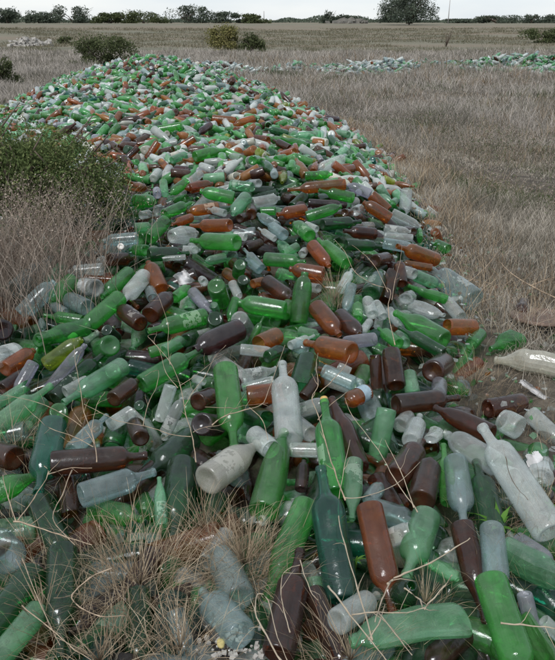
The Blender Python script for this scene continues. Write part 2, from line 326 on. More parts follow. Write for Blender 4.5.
# ---------------------------------------------------------------- bottles of the heap, one by one
DATA = """
B G 45 556 78 645 34 . 0
B G 22 583 -25 660 36 . 0
B e 30 620 -12 672 28 . 1
F a 25 552 -20 548 37 . 2
W g -25 500 38 476 26 . 1
B B 27 455 -45 450 27 . 1
B t 36 423 57 490 31 . 3 |shiny teal bottle|wide shiny teal-green bottle with a broad highlight, above the big brown one lying across
B B 52 462 148 457 27 . 4 |big brown bottle lying across|big dark brown bottle lying across, base to the left, below the shiny teal one
B a 82 492 156 475 27 . 3 |clear bottle behind the grass tuft|frosted clear bottle lying behind the left dry grass tuft, neck to the right
B G 22 505 84 562 26 . 0
F B 62 478 75 515 20 . -4
B g 85 512 150 515 24 . -2
W e 165 525 156 478 14 . 1
B G 175 465 180 540 34 . -3
B G 128 600 150 672 28 . -6
F a 172 612 190 650 20 . -3
B a 252 622 190 602 34 . 0 |smoky clear bottle by the gravel|large smoky clear bottle lying above the white gravel, base to the right
B a 248 590 205 550 34 . -1
F c 230 535 205 562 22 . -1
W g 312 508 263 590 31 . 0 |long green bottle neck down|long green bottle slanting down to the left, its neck beside the right dry tuft
B B 275 640 305 558 34 . 2 |fat dark brown bottle|fat purplish dark brown bottle standing on its base near the bottom, neck up right
B t 340 592 322 468 36 . 5 |tall teal bottle|tall teal green bottle with a long neck pointing straight up, lower middle
B c 328 611 388 605 28 . 1
F e 314 578 318 615 18 . -3
B r 372 508 389 608 30 . 4 |rusty amber bottle neck down|rusty brown bottle with amber glow, base up, right of the tall teal bottle
S G 398 618 406 575 30 - 0 |green bottle with open mouth|dark green bottle pointing its round open mouth at the viewer, crossed by a pale stick
C e 472 626 346 638 40 . 2 |crumpled green plastic bottle|long crumpled green plastic bottle lying across the bottom edge, neck to the left
B B 310 600 352 672 28 . -3
W B 470 527 477 615 27 . 0 |slim black-brown bottle|slim nearly black brown bottle standing neck down beside the small clear bottle
B a 503 538 487 590 27 - 4 |small clear bottle mouth down|small clear bottle whose open mouth points down onto the bright green base-up bottle
B g 505 588 516 692 38 . 3 |bright green bottle base up|large bright green bottle, flat base up, cut off by the bottom edge
C e 508 562 578 578 42 . 1 |crumpled pale green plastic|crumpled pale green plastic bottle at the right edge, right of the small clear bottle
S p 524 593 537 645 17 . 1
C g 533 632 572 690 36 . 0
J c 543 620 565 642 15 . 0
B e 441 521 393 568 33 . 1 |frosted green bottle|frosted green bottle slanting down left, right of the rusty amber one
C e 432 568 458 576 18 . 0
B a 366 516 418 515 27 . 0
J c 388 541 411 529 21 - 2 |small open glass tube|short clear glass neck with round open end facing right, beside the rusty amber bottle
W e 358 462 348 517 20 . 3 |slim pale green bottle|slim pale green bottle neck down, just right of the corked green bottle
S a 364 500 386 485 17 . -1
B B 386 475 434 442 27 . 2 |brown bottle neck up right|dark brown bottle with scuffed shoulder, neck pointing up to the right, upper of two
S B 411 500 441 460 29 . 2
B g 443 502 449 444 18 . 1
B a 468 462 451 520 27 . 3 |aqua bottle neck down|pale aqua bottle with its neck down, between green bottles near the long clear one
B G 478 528 490 462 29 . 0
S c 490 461 452 438 26 + 3 |frosted clear jar bottle|dusty clear bottle showing its thick round base, beside the long clear one
B c 536 527 492 425 36 . 5 |long clear bottle|very long clear bottle resting on the dirt, neck up, a dark line down its side
C c 526 474 562 464 26 . 0
S p 518 543 552 562 20 . -1
B r 355 353 301 342 24 . 4 |amber bottle neck left|translucent amber bottle lying level with its neck to the left, above the tall clear one
J c 350 372 338 366 10 - 2
B p 378 339 332 344 15 . 1
F B 394 389 393 348 21 . 3 |upright brown stub|shiny brown bottle stub standing with a bright vertical highlight
F B 377 390 375 355 13 . 1
S B 427 370 454 361 24 + 2 |brown bottle end|brown bottle showing its round hollow base, right of the upright brown stub
F e 411 371 411 398 16 . 0
S r 372 392 342 402 19 . 1
F a 355 384 322 370 16 . 1
B B 390 403 466 399 22 . 2 |brown bottle neck right|dark brown bottle lying level with its thin neck and mouth to the right
B p 449 382 428 403 17 . 1
F e 387 408 377 458 21 . 3 |pale green open bottle|pale green bottle stub with a cut flat top, standing below the upright brown stub
S c 394 426 416 414 17 . 0
B c 402 441 429 415 20 . 3 |small milky bottle|small milky white bottle with short neck up right, below the dark brown ones
C c 424 440 441 427 16 . 1
W B 357 468 332 396 24 . 2 |purple-brown bottle|purple-brown bottle with sloping shoulder, right of the corked green bottle
B g 334 492 326 398 29 . 5 |corked green bottle|green bottle standing up with a yellow cork in its neck, near the centre
W B 489 433 435 408 22 . 2 |brown bottle at the pile edge|long dark brown bottle sloping down right towards the dirt, neck up left
F B 482 408 528 403 21 . 1 |half buried brown bottle|brown bottle half buried in dry grass on the dirt
J c 521 430 500 418 26 . 0
S c 533 412 560 446 19 . 1
C m 562 370 495 361 27 . 1 |yellowed clear plastic bottle|flattened clear plastic bottle with yellowed side, lying on the dirt by the right edge
B a 471 306 433 263 26 . 2 |pale blue bottle at the edge|pale blue clear bottle lying on dry grass at the pile edge, neck up left
C g 447 300 408 285 11 . 2
S e 414 275 441 286 13 . 0
S c 459 320 443 293 14 . 0
C c 411 304 445 317 18 . 0
F r 479 327 441 327 18 . 2 |short rusty brown stub|short rusty brown bottle stub lying level in grass at the pile edge
F g 486 332 466 346 14 . 1 |little green stub in the grass|little green bottle stub lying in grass, right of the rusty brown stub
W g 443 343 395 309 23 . 4 |fat bright green bottle|fat bright green bottle sloping down right, neck up left, near the pile edge
B G 442 354 399 326 14 . 5 |thin green bottle|thin dark green bottle with open mouth up left, under the fat bright green one
C g 528 340 483 350 19 . 1 |squashed green bottle|squashed green plastic bottle alone on the dirt beside the round rusty lid
S B 532 302 512 316 17 . 1 |lone brown bottle|lone brown bottle standing askew in grass just above the round rusty lid
B G 364 300 388 265 20 . 2 |green bottle neck up right|green bottle with pointed shoulder, neck up right, among twigs on the right slope
B c 338 293 355 266 11 . 3
S a 353 283 344 314 12 . 2
F g 356 322 359 302 12 . 1
F c 371 315 369 300 13 + 1
F c 382 317 377 303 11 + 1
B c 373 320 357 336 9 . 1
J c 378 327 379 318 9 - 4
B g 398 346 379 326 13 . 2
F e 404 347 400 330 13 . 1
S B 342 316 357 335 20 - 1
F B 383 303 395 270 16 . 0
F B 400 287 401 262 13 . 0
C c 399 301 421 294 16 . 0
S c 389 308 401 329 11 . 1
F c 413 275 398 268 12 + 1
S r 325 275 288 268 16 . 3 |orange-brown bottle|orange-brown bottle lying level, stubby neck to the left, above the upright green one
S g 298 323 305 272 20 + 3 |upright green bottle|green bottle standing neck up with its round base rim facing the viewer
S g 287 311 236 302 20 . 2 |light green bottle neck left|light green bottle lying level with neck to the left, beside the upright green one
S B 267 281 291 300 18 - 1
F r 251 285 265 280 10 . 0
S r 317 306 338 335 20 - 2 |amber bottle nose down|amber brown bottle with rounded shoulder, neck down right, above the level amber one
F r 281 334 255 346 20 . 1
F c 318 289 307 286 10 + 1
S e 298 331 321 336 12 . 0
B c 288 346 317 335 10 . 1
B g 248 348 264 316 8 . 1
F g 284 319 289 300 12 . -1
B g 207 315 148 332 19 . 4 |green bottle rounded end|green bottle lying level with its rounded base to the right, near two brown necks
B p 188 289 215 315 13 . 5 |lilac tinted bottle|small lilac tinted clear bottle, neck down right, beside a green round base
S g 218 287 222 306 19 + 3 |green round base|bright green bottle showing its full round base, right of the lilac tinted bottle
J c 205 283 201 279 9 + 3
J e 214 305 216 312 9 + 3
S G 217 319 212 331 17 + 1
F c 231 281 240 299 10 . 2
S g 236 297 229 323 10 . 1
S P 243 327 192 352 25 . 3 |dark purple-brown bottle|dark purple-brown bottle with an amber end to the lower left, left of centre
F c 240 319 248 334 19 + 0
S g 241 266 236 276 13 + 1
S G 244 281 240 291 12 + 1
B a 261 273 244 257 9 . 2
S g 174 301 190 284 12 . 0
F c 196 336 213 331 10 . 1
S G 188 340 201 334 15 + 0
B g 126 267 106 302 17 . 1
B c 141 269 126 309 18 . 3 |clear bottle neck down|clear bottle with a stepped shoulder pointing its neck down, above the brown bottles
S r 163 290 146 261 17 + 2 |brown bottle with round end|warm brown bottle slanting down right, round end just above another brown one
S B 151 320 170 289 20 . 3
S B 147 326 112 305 18 . 4 |brown bottle nose left|brown bottle whose blunt nose points up left, beside the clear one neck down
F a 147 287 156 302 12 . 0
B g 118 293 76 341 19 . 4 |green bottle with white cap|long green bottle slanting down left, closed by a round white cap
S G 110 330 116 341 13 + 0
S g 116 345 93 351 22 + 1 |green bottle end with ring|green bottle end with a deep ringed base, right of the white cap
S B 150 331 163 325 12 . 1
S e 163 353 186 337 14 . 1
W a 24 297 44 250 20 . 1 |tall clear bottle in brown weeds|pale clear bottle leaning up into the brown weeds at the left edge of the pile
S a 23 315 54 281 19 + 3 |aqua bottle showing its base|aqua clear bottle with its round base to the lower left, under the brown weeds
S e 61 263 47 291 14 . 0
S g 69 275 54 306 17 . 3 |yellow-green bottle|yellow-green bottle with neck pointing down, right of the aqua bottle showing its base
S c 103 269 68 272 14 + 3 |clear tumbler|clear glass with round end to the right, lying on a labelled clear bottle
J c 104 260 97 263 9 + 2
B c 106 290 66 284 19 . 2 L |clear bottle with striped label|clear bottle lying level with a dirty striped paper label, under the clear tumbler
F r 116 280 84 278 8 . 0
S a 91 308 60 297 18 + 1
B a 70 314 44 302 11 . 0
B g 84 321 42 315 13 . 1
W g 85 325 40 341 20 . 2 |big green bottle by white cap|big green bottle lying level behind the white cap, neck to the left
S g 45 340 56 334 16 + 0
C a 36 324 49 331 13 . 0
B P 18 331 -22 325 22 . 0
S o 46 365 82 339 18 + 1 |olive yellow bottle|olive yellow bottle with hollow round base to the lower left, below the white cap
C c 15 350 -15 366 24 . 2
S r 12 368 27 351 18 + 1
S p 32 361 17 396 14 . 3
S B 8 388 20 374 15 + 1
B e -8 437 46 384 23 . 3 |long pale green bottle|long pale green bottle reaching in from the left edge, neck up right
F e -12 410 28 385 12 . 2
S p 49 389 86 344 14 . 3
B G 60 400 103 349 20 . -1
F c 68 392 86 381 14 + 1
B e 121 364 68 403 22 . 3 |frosty green bottle|frosty pale green bottle slanting down left, above the small clear bottle neck up
F e 38 399 27 427 20 . -1
S g 65 409 54 426 19 + 0
B a 77 450 103 415 18 . 3 |small clear bottle neck up|small clear bottle with neck up right, right of the shiny teal bottle
F a 26 430 -20 440 20 . -1
B g 143 385 203 347 21 . 2 |green bottle with long neck|green bottle slanting up right to a long neck, under crossing dry twigs
S g 149 353 181 343 12 . 1
S g 118 370 108 386 18 + 0
S B 114 401 137 379 18 . 1
F c 109 426 134 410 15 - 2
F G 141 404 145 415 12 + 0
F c 171 385 160 421 14 . 4 |short clear tube|short clear straight bottle stub standing, behind the fork of the dry twig
S c 165 434 183 397 14 . 2
S B 145 435 129 424 19 + 0
S B 195 402 217 394 20 . -1
F P 204 421 215 429 24 + 0
B G 192 440 148 472 30 . -3
F c 192 378 206 382 9 . 0
B g 221 364 238 449 28 . 5 |big green bottle neck down|big light green bottle standing on its neck, left of the tall clear one
F r 246 396 286 392 22 . 2 |brown stub left of centre|brown straight bottle stub touching the tall clear bottle from the left
C c 242 377 279 368 18 . 3
S c 240 349 277 353 12 . 2
F c 242 388 274 380 10 . 2
B c 289 441 282 358 29 . 6 |tall clear bottle|tall clear bottle standing upright in the middle, neck up, bluish and dusty
F G 311 355 297 393 25 . 0
S a 293 344 309 351 15 . 0
C G 264 358 291 350 15 . 1
F B 302 398 318 379 12 . 0
S c 298 413 326 401 16 - 1
F c 310 432 296 424 18 + 2
F c 249 434 276 450 22 . 3 |clear drinking glass|clear straight glass tilted on its side, lower left of the tall clear bottle
F G 244 415 272 420 22 . -3
F c 319 450 289 450 16 . 0
W m 203 477 264 446 33 . 2 |large cloudy bottle|large cloudy clear bottle with a yellow stain, slanting up right above the dry tuft
W g 262 508 287 430 32 . 0 |green bottle above the dry tuft|green bottle with neck up, rising just behind the right dry tuft
S P 300 490 305 460 14 . -1
F G 350 458 352 425 18 . -3
S g 132 199 159 203 14 . 1 |green bottle beside the bush|green bottle with pointed neck to the right, touching the dark green bush
S p 160 199 154 185 9 . 2
F r 133 188 141 186 10 + 1
F e 162 179 166 197 9 . 1
S g 187 179 170 197 10 . 1
S r 201 181 185 192 9 . 1
B g 167 217 189 200 12 + 3 |green bottle with ringed end|bright green bottle with a dark ringed end lower left, right of the bush
C c 157 215 163 203 12 . 2
F g 149 242 166 217 15 . 2 |green stub right of the bush|green straight bottle stub slanting up right, just right of the dark green bush
S a 138 238 103 241 13 + 2 |clear jar under the bush|clear jar-like bottle with open round end, tucked under the dark green bush
B g 151 252 125 248 12 . 1
B G 148 256 190 252 15 . 2 |level green bottle below the bush|green bottle lying level, neck to the right, lower right of the dark green bush
F c 186 257 161 259 6 . 3
B B 109 262 136 256 14 . 0
C c 170 240 199 230 16 . 2
B r 191 214 172 228 10 . 0
F c 140 217 151 212 9 . 0
F e 134 228 151 226 10 . 0
S c 182 250 201 250 9 . 1
S r 189 190 214 182 11 . 1
S g 234 198 200 191 14 + 3 |green bottle with cut end|light green bottle lying level with a dark round cut end to the right
S e 247 192 232 219 14 . 3 |pale aqua-green bottle|pale aqua-green bottle pointing neck down, right of the one with a cut end
F e 229 184 254 188 11 . 1
S r 219 206 186 213 12 . 1
B c 227 215 206 207 8 . 3
B r 231 227 189 224 14 + 3 |amber bottle with round end|amber brown bottle lying level, grey round end right, thin neck left
B g 238 245 189 238 18 + 4 |large green bottle with dark end|large green bottle lying level with a dark round end to the right, mid slope
S c 252 204 281 197 12 . 2 |white frosted bottle|white frosted bottle lying level with neck to the right, mid slope
S a 279 229 256 212 11 . 2
B c 276 241 257 226 7 . 3
B a 263 271 242 246 10 . 3 |long pale clear bottle|long pale clear bottle sloping down right, below the large green one with dark end
S e 226 256 204 263 10 . 1
B g 263 258 307 263 15 . 3 |level green bottle mid slope|green bottle lying level just above the orange-brown one
F g 276 211 260 211 9 . 1
F B 252 219 250 204 13 . 0
F B 240 220 249 214 10 + 0
F c 247 238 233 234 9 . 1
F c 196 251 190 245 9 + 1
F c 259 185 251 182 9 + 1
B r 346 184 287 190 12 . 3 |long brown bottle up slope|long brown bottle lying level with thin neck left, high on the slope
B g 355 197 317 191 12 . 2 |green bottle under the long brown|green bottle lying level, neck left, directly under the long brown bottle up slope
B r 307 207 275 217 13 . 2 |brown bottle neck lower left|brown bottle with neck sloping down left, left of two parallel green bottles
S P 308 203 344 205 9 . 1
S g 306 217 342 206 12 . 3 |green bottle tilted up right|green bottle slanting up right, touching the brown bottle neck lower left
B G 322 226 362 220 13 + 2 |grey-green bottle dark end|grey-green bottle with a dark hollow end to the left, mid slope
S g 309 238 295 221 15 + 2 |short green bottle|short green bottle slanting down right, dark cut end above the brown nose-down one
S r 311 241 330 270 15 . 3 |brown bottle nose down|brown bottle pointing its nose down right, between short green and long green bottles
B g 345 265 319 237 15 + 2 |long green bottle hollow end|long green bottle sloping down right to a dark hollow end
J c 302 255 305 250 9 + 3
F e 299 245 281 256 10 . 1
S a 286 239 267 221 13 . 1
B B 378 233 341 232 13 . 2 |dark brown bottle right slope|dark brown bottle lying level above a dark green one, right side of the slope
B G 344 245 384 246 12 . 2 |dark green bottle right slope|dark green bottle lying level directly below the dark brown one, right side of the slope
F c 354 213 361 207 11 + 1
F B 344 214 351 212 9 + 1
F c 318 231 305 223 8 . 1
S r 390 219 363 202 13 + 4 |glowing amber bottle|glowing amber bottle with dark round end lower right, on the right slope
F r 371 195 389 211 12 + 2
S p 371 195 347 184 11 . 2
F c 408 188 403 215 13 . 3 |clear bottle at the right rim|clear bottle pointing straight down, its pale base up, at the right rim of the pile
B g 399 197 387 209 8 . 1
B r 442 259 392 247 16 . 4 |brown bottle at the right rim|brown bottle with thin neck to the left, lying at the right rim in dry grass
F a 383 243 411 248 12 . 1
S c 384 228 411 232 9 . 1
S c 392 212 421 227 9 . 1
C g 423 229 418 241 12 . 1
F B 412 233 406 229 9 + 1
B r 423 204 447 216 9 . 1
F r 433 233 441 240 10 + 1
F g 435 242 449 251 11 . 1
F c 413 238 384 236 8 . 2
B B 370 263 397 255 14 . 0
B r 432 268 397 262 8 . 1
W g 194 160 228 146 12 . 3 |leaf shaped green bottle|pointed green bottle slanting up right, high on the slope above the pale ones
F r 212 119 236 121 9 . 2
S r 255 117 233 127 9 . 2
B P 210 120 198 139 8 . 2
W c 197 137 181 122 7 . 2
S c 202 171 184 189 9 . 2
F r 195 138 177 149 8 . 1
S c 243 160 227 154 8 . 1
S g 253 163 259 157 10 + 2
F g 276 161 285 156 8 + 2
B r 270 143 247 135 9 . 2
B B 291 152 272 136 8 . 2
W g 309 150 280 135 9 . 2
B c 345 156 311 173 10 . 3 |long white bottle|long white frosted bottle slanting down left, above the long brown one
S g 305 176 333 174 9 . 2
B e 321 134 287 137 8 . 2
S B 133 169 120 153 8 . 2
F r 158 142 147 159 8 . 2
F B 138 147 127 159 7 . 2
B r 151 142 128 146 5 . 2
S g 182 126 147 132 9 . 2
B e 172 164 191 149 8 . 2
F r 169 171 159 159 8 . 2
S e 173 111 157 125 8 . 2
B P 174 167 193 171 7 . 2
"""
CN = dict(g='bright green', G='dark green', e='pale frosted green', t='teal', a='bluish clear', c='whitish clear', m='yellowed clear',
          r='amber brown', B='dark brown', P='purplish brown', p='lilac-grey', o='olive')
rows = []
for line in DATA.strip().split('\n'):
    f = line.split('|'); s = f[0].split()
    rows.append(dict(T=s[0], C=s[1], bx=float(s[2]), by=float(s[3]), nx=float(s[4]), ny=float(s[5]), w=float(s[6]), v=s[7], h=float(s[8]),
                     short=f[1] if len(f) > 1 else None, label=f[2] if len(f) > 2 else None, x='L' in s[9:]))
SIDE = {0: 'right', 1: 'up right', 2: 'up', 3: 'up left', 4: 'left', 5: 'down left', 6: 'down', 7: 'down right'}
def mid(r): return ((r['bx'] + r['nx']) / 2, (r['by'] + r['ny']) / 2)
heroes = [r for r in rows if r['label']]
used = {r['label'] for r in heroes}
def rel(r, h):
    (x, y), (hx, hy) = mid(r), mid(h); dx, dy = x - hx, y - hy; d = math.hypot(dx, dy)
    k = int(((math.degrees(math.atan2(-dy, dx)) + 22.5) % 360) // 45)
    w = {0: 'right of', 1: 'above and right of', 2: 'above', 3: 'above and left of', 4: 'left of', 5: 'below and left of', 6: 'below', 7: 'below and right of'}[k]
    return w, d
for r in rows:
    if r['label']: continue
    k = int(((math.degrees(math.atan2(-(r['ny'] - r['by']), r['nx'] - r['bx'])) + 22.5) % 360) // 45)
    pose = {'+': 'round end showing', '-': 'mouth facing out', '.': 'pointing ' + SIDE[k]}[r['v']]
    kind_ = {'F': 'bottle stub', 'J': 'jar', 'C': 'crumpled bottle', 'S': 'stout bottle', 'B': 'bottle', 'W': 'tapering bottle'}[r['T']]
    base = f"{CN[r['C']]} {kind_} {pose}"
    hs_ = sorted(heroes, key=lambda h: rel(r, h)[1])
    cands = [f"{base}, {rel(r, h)[0]} the {h['short']}" for h in hs_[:3]]
    sz = 'small' if r['w'] < 13 else 'mid-sized' if r['w'] < 22 else 'big'
    cands += [f"{sz} {c}" for c in cands]
    cands = [c for c in cands if len(c.split()) <= 16] or cands[:1]
    lab = next((c for c in cands if c not in used), None)
    if len(cands[0].split()) > 16:
        cands = [f"{CN[r['C']]} {kind_}, {rel(r, h)[0]} the {h['short']}" for h in hs_[:6]]; lab = next((c for c in cands if c not in used and len(c.split()) <= 16), None)
    if lab is None:
        for h in hs_[3:12]:
            c = f"{base}, {rel(r, h)[0]} the {h['short']}"
            if c not in used and len(c.split()) <= 16: lab = c; break
    r['label'] = lab or cands[0]; used.add(r['label'])
traced = []
for idx, r in enumerate(rows):
    cx, cy_ = mid(r); w = r['w'] * .94; L = RATIO[r['T']] * w
    ux, uy = r['nx'] - r['bx'], -(r['ny'] - r['by']); ell = math.hypot(ux, uy)
    _, z0 = hit(cx, cy_, .0)
    rad0 = w / 2 * z0 / FP
    P, z = hit(cx, cy_, rad0 * .45 + r['h'] * .011)
    n_ = snormal(P.x, P.y)
    def dirv(c): return (CR * ux + CU * uy + CF * c)
    if r['v'] == '+': c = math.sqrt(max(L * L - ell * ell, 0))
    elif r['v'] == '-': c = -math.sqrt(max(L * L - ell * ell, 0))
    else:
        v0 = CR * ux + CU * uy; den = CF.dot(n_); ct = -v0.dot(n_) / den if abs(den) > .05 else 0
        Lt = math.hypot(ell, ct)
        Lw = min(max(Lt, ell, L * .9), max(L * 1.2, ell * 1.0))
        c = math.copysign(math.sqrt(max(Lw * Lw - ell * ell, 0)), ct)
    if r['v'] == '.':      # the round ends add to the drawn length when the bottle is tipped towards or away from us
        tip = abs(c) / max(math.hypot(ell, c), 1e-6); k_ = max(ell - w * .62 * tip - w * .06, ell * .6) / ell
        ux *= k_; uy *= k_; c *= k_ ** .5
    dv = dirv(c); Lr = dv.length * z / FP; dv.normalize(); rad = w / 2 * z / FP
    base = P - dv * (Lr / 2)
    ds = CF * z / CF.dot(CF)
    var = idx % 5
    me = bottle_mesh(r['T'], idx if r['T'] == 'C' else var, r['C'], MG[r['C']])
    o = D.objects.new('bottle', me); COL.objects.link(o)
    q = dv.to_track_quat('Z', 'Y') @ Matrix.Rotation(R.uniform(0, 6.28) if r['T'] != 'C' else math.pi / 2 * (idx % 2), 4, 'Z').to_quaternion()
    o.matrix_world = Matrix.Translation(base) @ q.to_matrix().to_4x4() @ Matrix.Diagonal((rad, rad, Lr, 1))
    tag(o, r['label'], 'bottle', 'bottles in the heap')
    traced.append((P.x, P.y, P.z, rad, Lr))
    r['obj'] = o
    if r['short'] == 'corked green bottle':
        cyl_part('cork', .27, .30, .97, 1.035, M_CORK, o)
    if r['short'] == 'green bottle with white cap':
        cyl_part('cap', .46, .46, .93, 1.03, M_WHITECAP, o)
    if r['x']: cyl_part('paper_label', 1.012, 1.012, .12, .58, M_LABEL, o, cap=False)
    if r['T'] == 'S' and r['C'] == 'r' and 370 < cx < 380 or (r['C'] == 'r' and abs(cx - 357) < 2 and abs(cy_ - 397) < 3):
        if r['by'] > 380: cyl_part('paper_label', 1.012, 1.012, .08, .45, M_PBLUE, o, cap=False)

# ---------------------------------------------------------------- the rest of the heap and the far heaps, one mass
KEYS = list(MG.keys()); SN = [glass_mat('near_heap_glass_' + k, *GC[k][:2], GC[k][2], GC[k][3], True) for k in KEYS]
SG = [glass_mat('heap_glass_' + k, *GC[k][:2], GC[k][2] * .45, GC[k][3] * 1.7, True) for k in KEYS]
CP = dict(g=.27, G=.07, e=.14, t=.01, a=.04, c=.20, m=.03, r=.18, B=.08, P=.01, p=.01, o=.02)
pr_ = np.array([CP[k] for k in KEYS]); pr_ /= pr_.sum()
spots = []    # x, y, z, dx, dy, dz, r, L, type, colour, seg
def rand_dir(nrm, tilt):
    t = Vector((R.gauss(0, 1), R.gauss(0, 1), R.gauss(0, 1))); t -= nrm * t.dot(nrm); t.normalize()
    return (t + nrm * R.uniform(-tilt, tilt)).normalized()
tr_xy = np.array([(t[0], t[1]) for t in traced])
NL = 0
def spread(n_, y0, y1, depth, jit, tilt, seg, avoid, types='BBSSFFWJ', xr=None, pal=None):
    global NL
    k = 0; tries = 0
    while k < n_ and tries < n_ * 60:
        tries += 1
        y = R.uniform(y0, y1); xl, xr_ = np.interp(y, LY, LX), np.interp(y, RY, RX)
        x = R.uniform(max(xl - .05, -y * .55 - .5), min(xr_ + .08, y * .55 + .5))
        if avoid and len(tr_xy) and np.min(np.hypot(tr_xy[:, 0] - x, tr_xy[:, 1] - y)) < avoid: continue
        n3 = snormal(x, y); T = R.choice(types); rr_ = R.choice(RS)
        z = surf1(x, y) + depth + R.uniform(-jit, jit)
        d = rand_dir(n3, tilt); L_ = RATIO[T] * 2 * rr_ * R.uniform(.88, 1.08)
        spots.append((x - d.x * L_ / 2, y - d.y * L_ / 2, z - d.z * L_ / 2, d, rr_, L_, T, NR.choice(len(KEYS), p=pr_ if pal is None else pal), seg)); k += 1
RS = [.029, .032, .035, .037, .040]
GAP_SHADE = np.array([dict(g=.2, G=.27, e=.06, t=.05, a=.05, c=.07, r=.08, B=.17, P=.05).get(k, 0.0) for k in KEYS]); GAP_SHADE /= GAP_SHADE.sum()  # darker glass mix for deep near bottles, putting gap shade into their colour
spread(1500, 1.0, 5.6, -.12, .03, .5, 16, 0, pal=GAP_SHADE)
spread(1000, 1.0, 4.9, -.072, .02, .4, 20, .06, pal=GAP_SHADE)
RS = [.024, .027, .030, .032, .035]
spread(2200, 5.0, 9.5, -.05, .03, .6, 10, 0)
spread(2000, 4.7, 9.5, .0, .035, .6, 12, .10)
RS = [.025, .029, .033, .036]
spread(3000, 9.0, 17.5, -.05, .03, .6, 8, 0)
spread(3300, 9.0, 17.3, .01, .05, .8, 10, 0)
# far heaps of broken and whole bottles among the weeds
def far_heap(n_, cx, cy2, rx, ry, hh, w):
    pal = np.array([w.get(k, .001) for k in KEYS]); pal /= pal.sum()
    for _ in range(n_):
        a_ = R.uniform(0, 6.28); q_ = R.random() ** .6; x = cx + rx * q_ * math.cos(a_); y = cy2 + ry * q_ * math.sin(a_)
        lump = .55 + .45 * math.sin(x * 1.3 + cx) * math.cos(y * .9); z = float(ground_z(np.array(x), np.array(y))) + R.uniform(0, hh) * max(0, 1 - q_ * q_) * lump + .03
        d = rand_dir(Vector((0, 0, 1)), .6); T = R.choice('BSFFW'); rr_ = R.uniform(.03, .048)
        spots.append((x, y, z, d, rr_, RATIO[T] * 2 * rr_ * .9, T, NR.choice(len(KEYS), p=pal), 6))
far_heap(800, 7.6, 21.8, 2.6, 2.6, .75, dict(G=.08, g=.08, e=.34, B=.05, a=.12, c=.34))
far_heap(60, 5.4, 24.5, 1.6, 1.2, .12, dict(e=.4, a=.3, c=.3, g=.1))
far_heap(520, 2.5, 21.0, 1.5, 1.9, .62, dict(c=.45, a=.2, e=.25, r=.05, B=.05))
far_heap(90, .6, 21, 1.2, 1.0, .3, dict(c=.45, a=.2, e=.2, B=.1))
far_heap(330, -1.4, 20.5, 1.2, 1.1, .42, dict(c=.5, a=.2, e=.15, B=.1))
tmpl = {}
def tm(T, seg):
    if (T, seg) not in tmpl:
        pr = PROF[T]
        if seg < 16: pr = [p_ for i_, p_ in enumerate(pr) if i_ % 2 == 0 or i_ > len(pr) - 4][:-1]
        tmpl[(T, seg)] = ring_mesh(pr, seg)
    return tmpl[(T, seg)]
VV, QQ, MM, off = [], [], [], 0
for (x, y, z, d, rr_, L_, T, ci, seg) in spots:
    v, q = tm(T, seg); qd = d.to_track_quat('Z', 'Y'); Mx = np.array(qd.to_matrix()) @ np.diag([rr_, rr_, L_])
    VV.append(v @ Mx.T + np.array([x, y, z])); QQ.append(q + off); MM.append(np.full(len(q), ci + (len(KEYS) if seg >= 16 else 0))); off += len(v)
tag(link_mesh('bottle_heap', np.concatenate(VV), None, SG + SN, quads=np.concatenate(QQ), midx=np.concatenate(MM)),
    'mass of discarded green, brown and clear glass bottles heaped on dry grassland', 'bottle heap', kind='stuff')

# ---------------------------------------------------------------- blades, leaves, twigs
def blades(roots, heights, leans, azim, width, name, mat, curl=.6, seg=4, parent=None):
    """ribbons: roots (N,3), heights (N), leans (N) radians from vertical, azim (N)"""
    N = len(roots); t = np.linspace(0, 1, seg + 1)
    ax = np.stack([np.cos(azim), np.sin(azim), np.zeros(N)], 1); V_ = np.zeros((N, seg + 1, 2, 3))
    side = NR.uniform(0, 2 * math.pi, N); sd = np.stack([np.cos(side), np.sin(side), np.zeros(N)], 1)
    pos = roots.copy(); ang = leans.copy(); wob = NR.normal(0, .12, (N, seg + 1))
    for i_ in range(seg + 1):
        w_ = width * (1 - .75 * t[i_])
        V_[:, i_, 0] = pos - sd * w_[:, None] / 2; V_[:, i_, 1] = pos + sd * w_[:, None] / 2
        st = (heights / seg)[:, None]; pos = pos + st * (np.cos(ang)[:, None] * np.array([0, 0, 1]) + np.sin(ang)[:, None] * ax) ; ang = ang + curl / seg * (.4 + NR.rand(N)) + wob[:, i_]
    idx = np.arange(N * (seg + 1) * 2).reshape(N, seg + 1, 2)
    q = np.stack([idx[:, :-1, 0], idx[:, :-1, 1], idx[:, 1:, 1], idx[:, 1:, 0]], -1).reshape(-1, 4)
    return link_mesh(name, V_.reshape(-1, 3), None, mat, quads=q, parent=parent, smooth=False)
def tube(pts, radii, seg=6):
    v, f = [], []; n_ = len(pts)
    for i_, p_ in enumerate(pts):
        d = (pts[min(i_ + 1, n_ - 1)] - pts[max(i_ - 1, 0)]).normalized(); a_ = d.orthogonal().normalized(); b_ = d.cross(a_)
        for k in range(seg):
            t = 2 * math.pi * k / seg; v.append(p_ + (a_ * math.cos(t) + b_ * math.sin(t)) * radii[i_])
    for i_ in range(n_ - 1):
        for k in range(seg):
            k2 = (k + 1) % seg; f.append((i_ * seg + k, i_ * seg + k2, (i_ + 1) * seg + k2, (i_ + 1) * seg + k))
    f.append(tuple(range(seg))[::-1]); f.append(tuple(range((n_ - 1) * seg, n_ * seg)))
    return v, f
class TB:
    def __init__(s): s.v, s.f = [], []
    def add(s, pts, radii, seg=6):
        v, f = tube(pts, radii, seg); o_ = len(s.v); s.v += v; s.f += [tuple(i_ + o_ for i_ in q) for q in f]
    def build(s, name, mat, parent=None, origin=None):
        if origin is not None: s.v = [p_ - origin for p_ in s.v]
        return link_mesh(name, s.v, s.f, mat, parent)
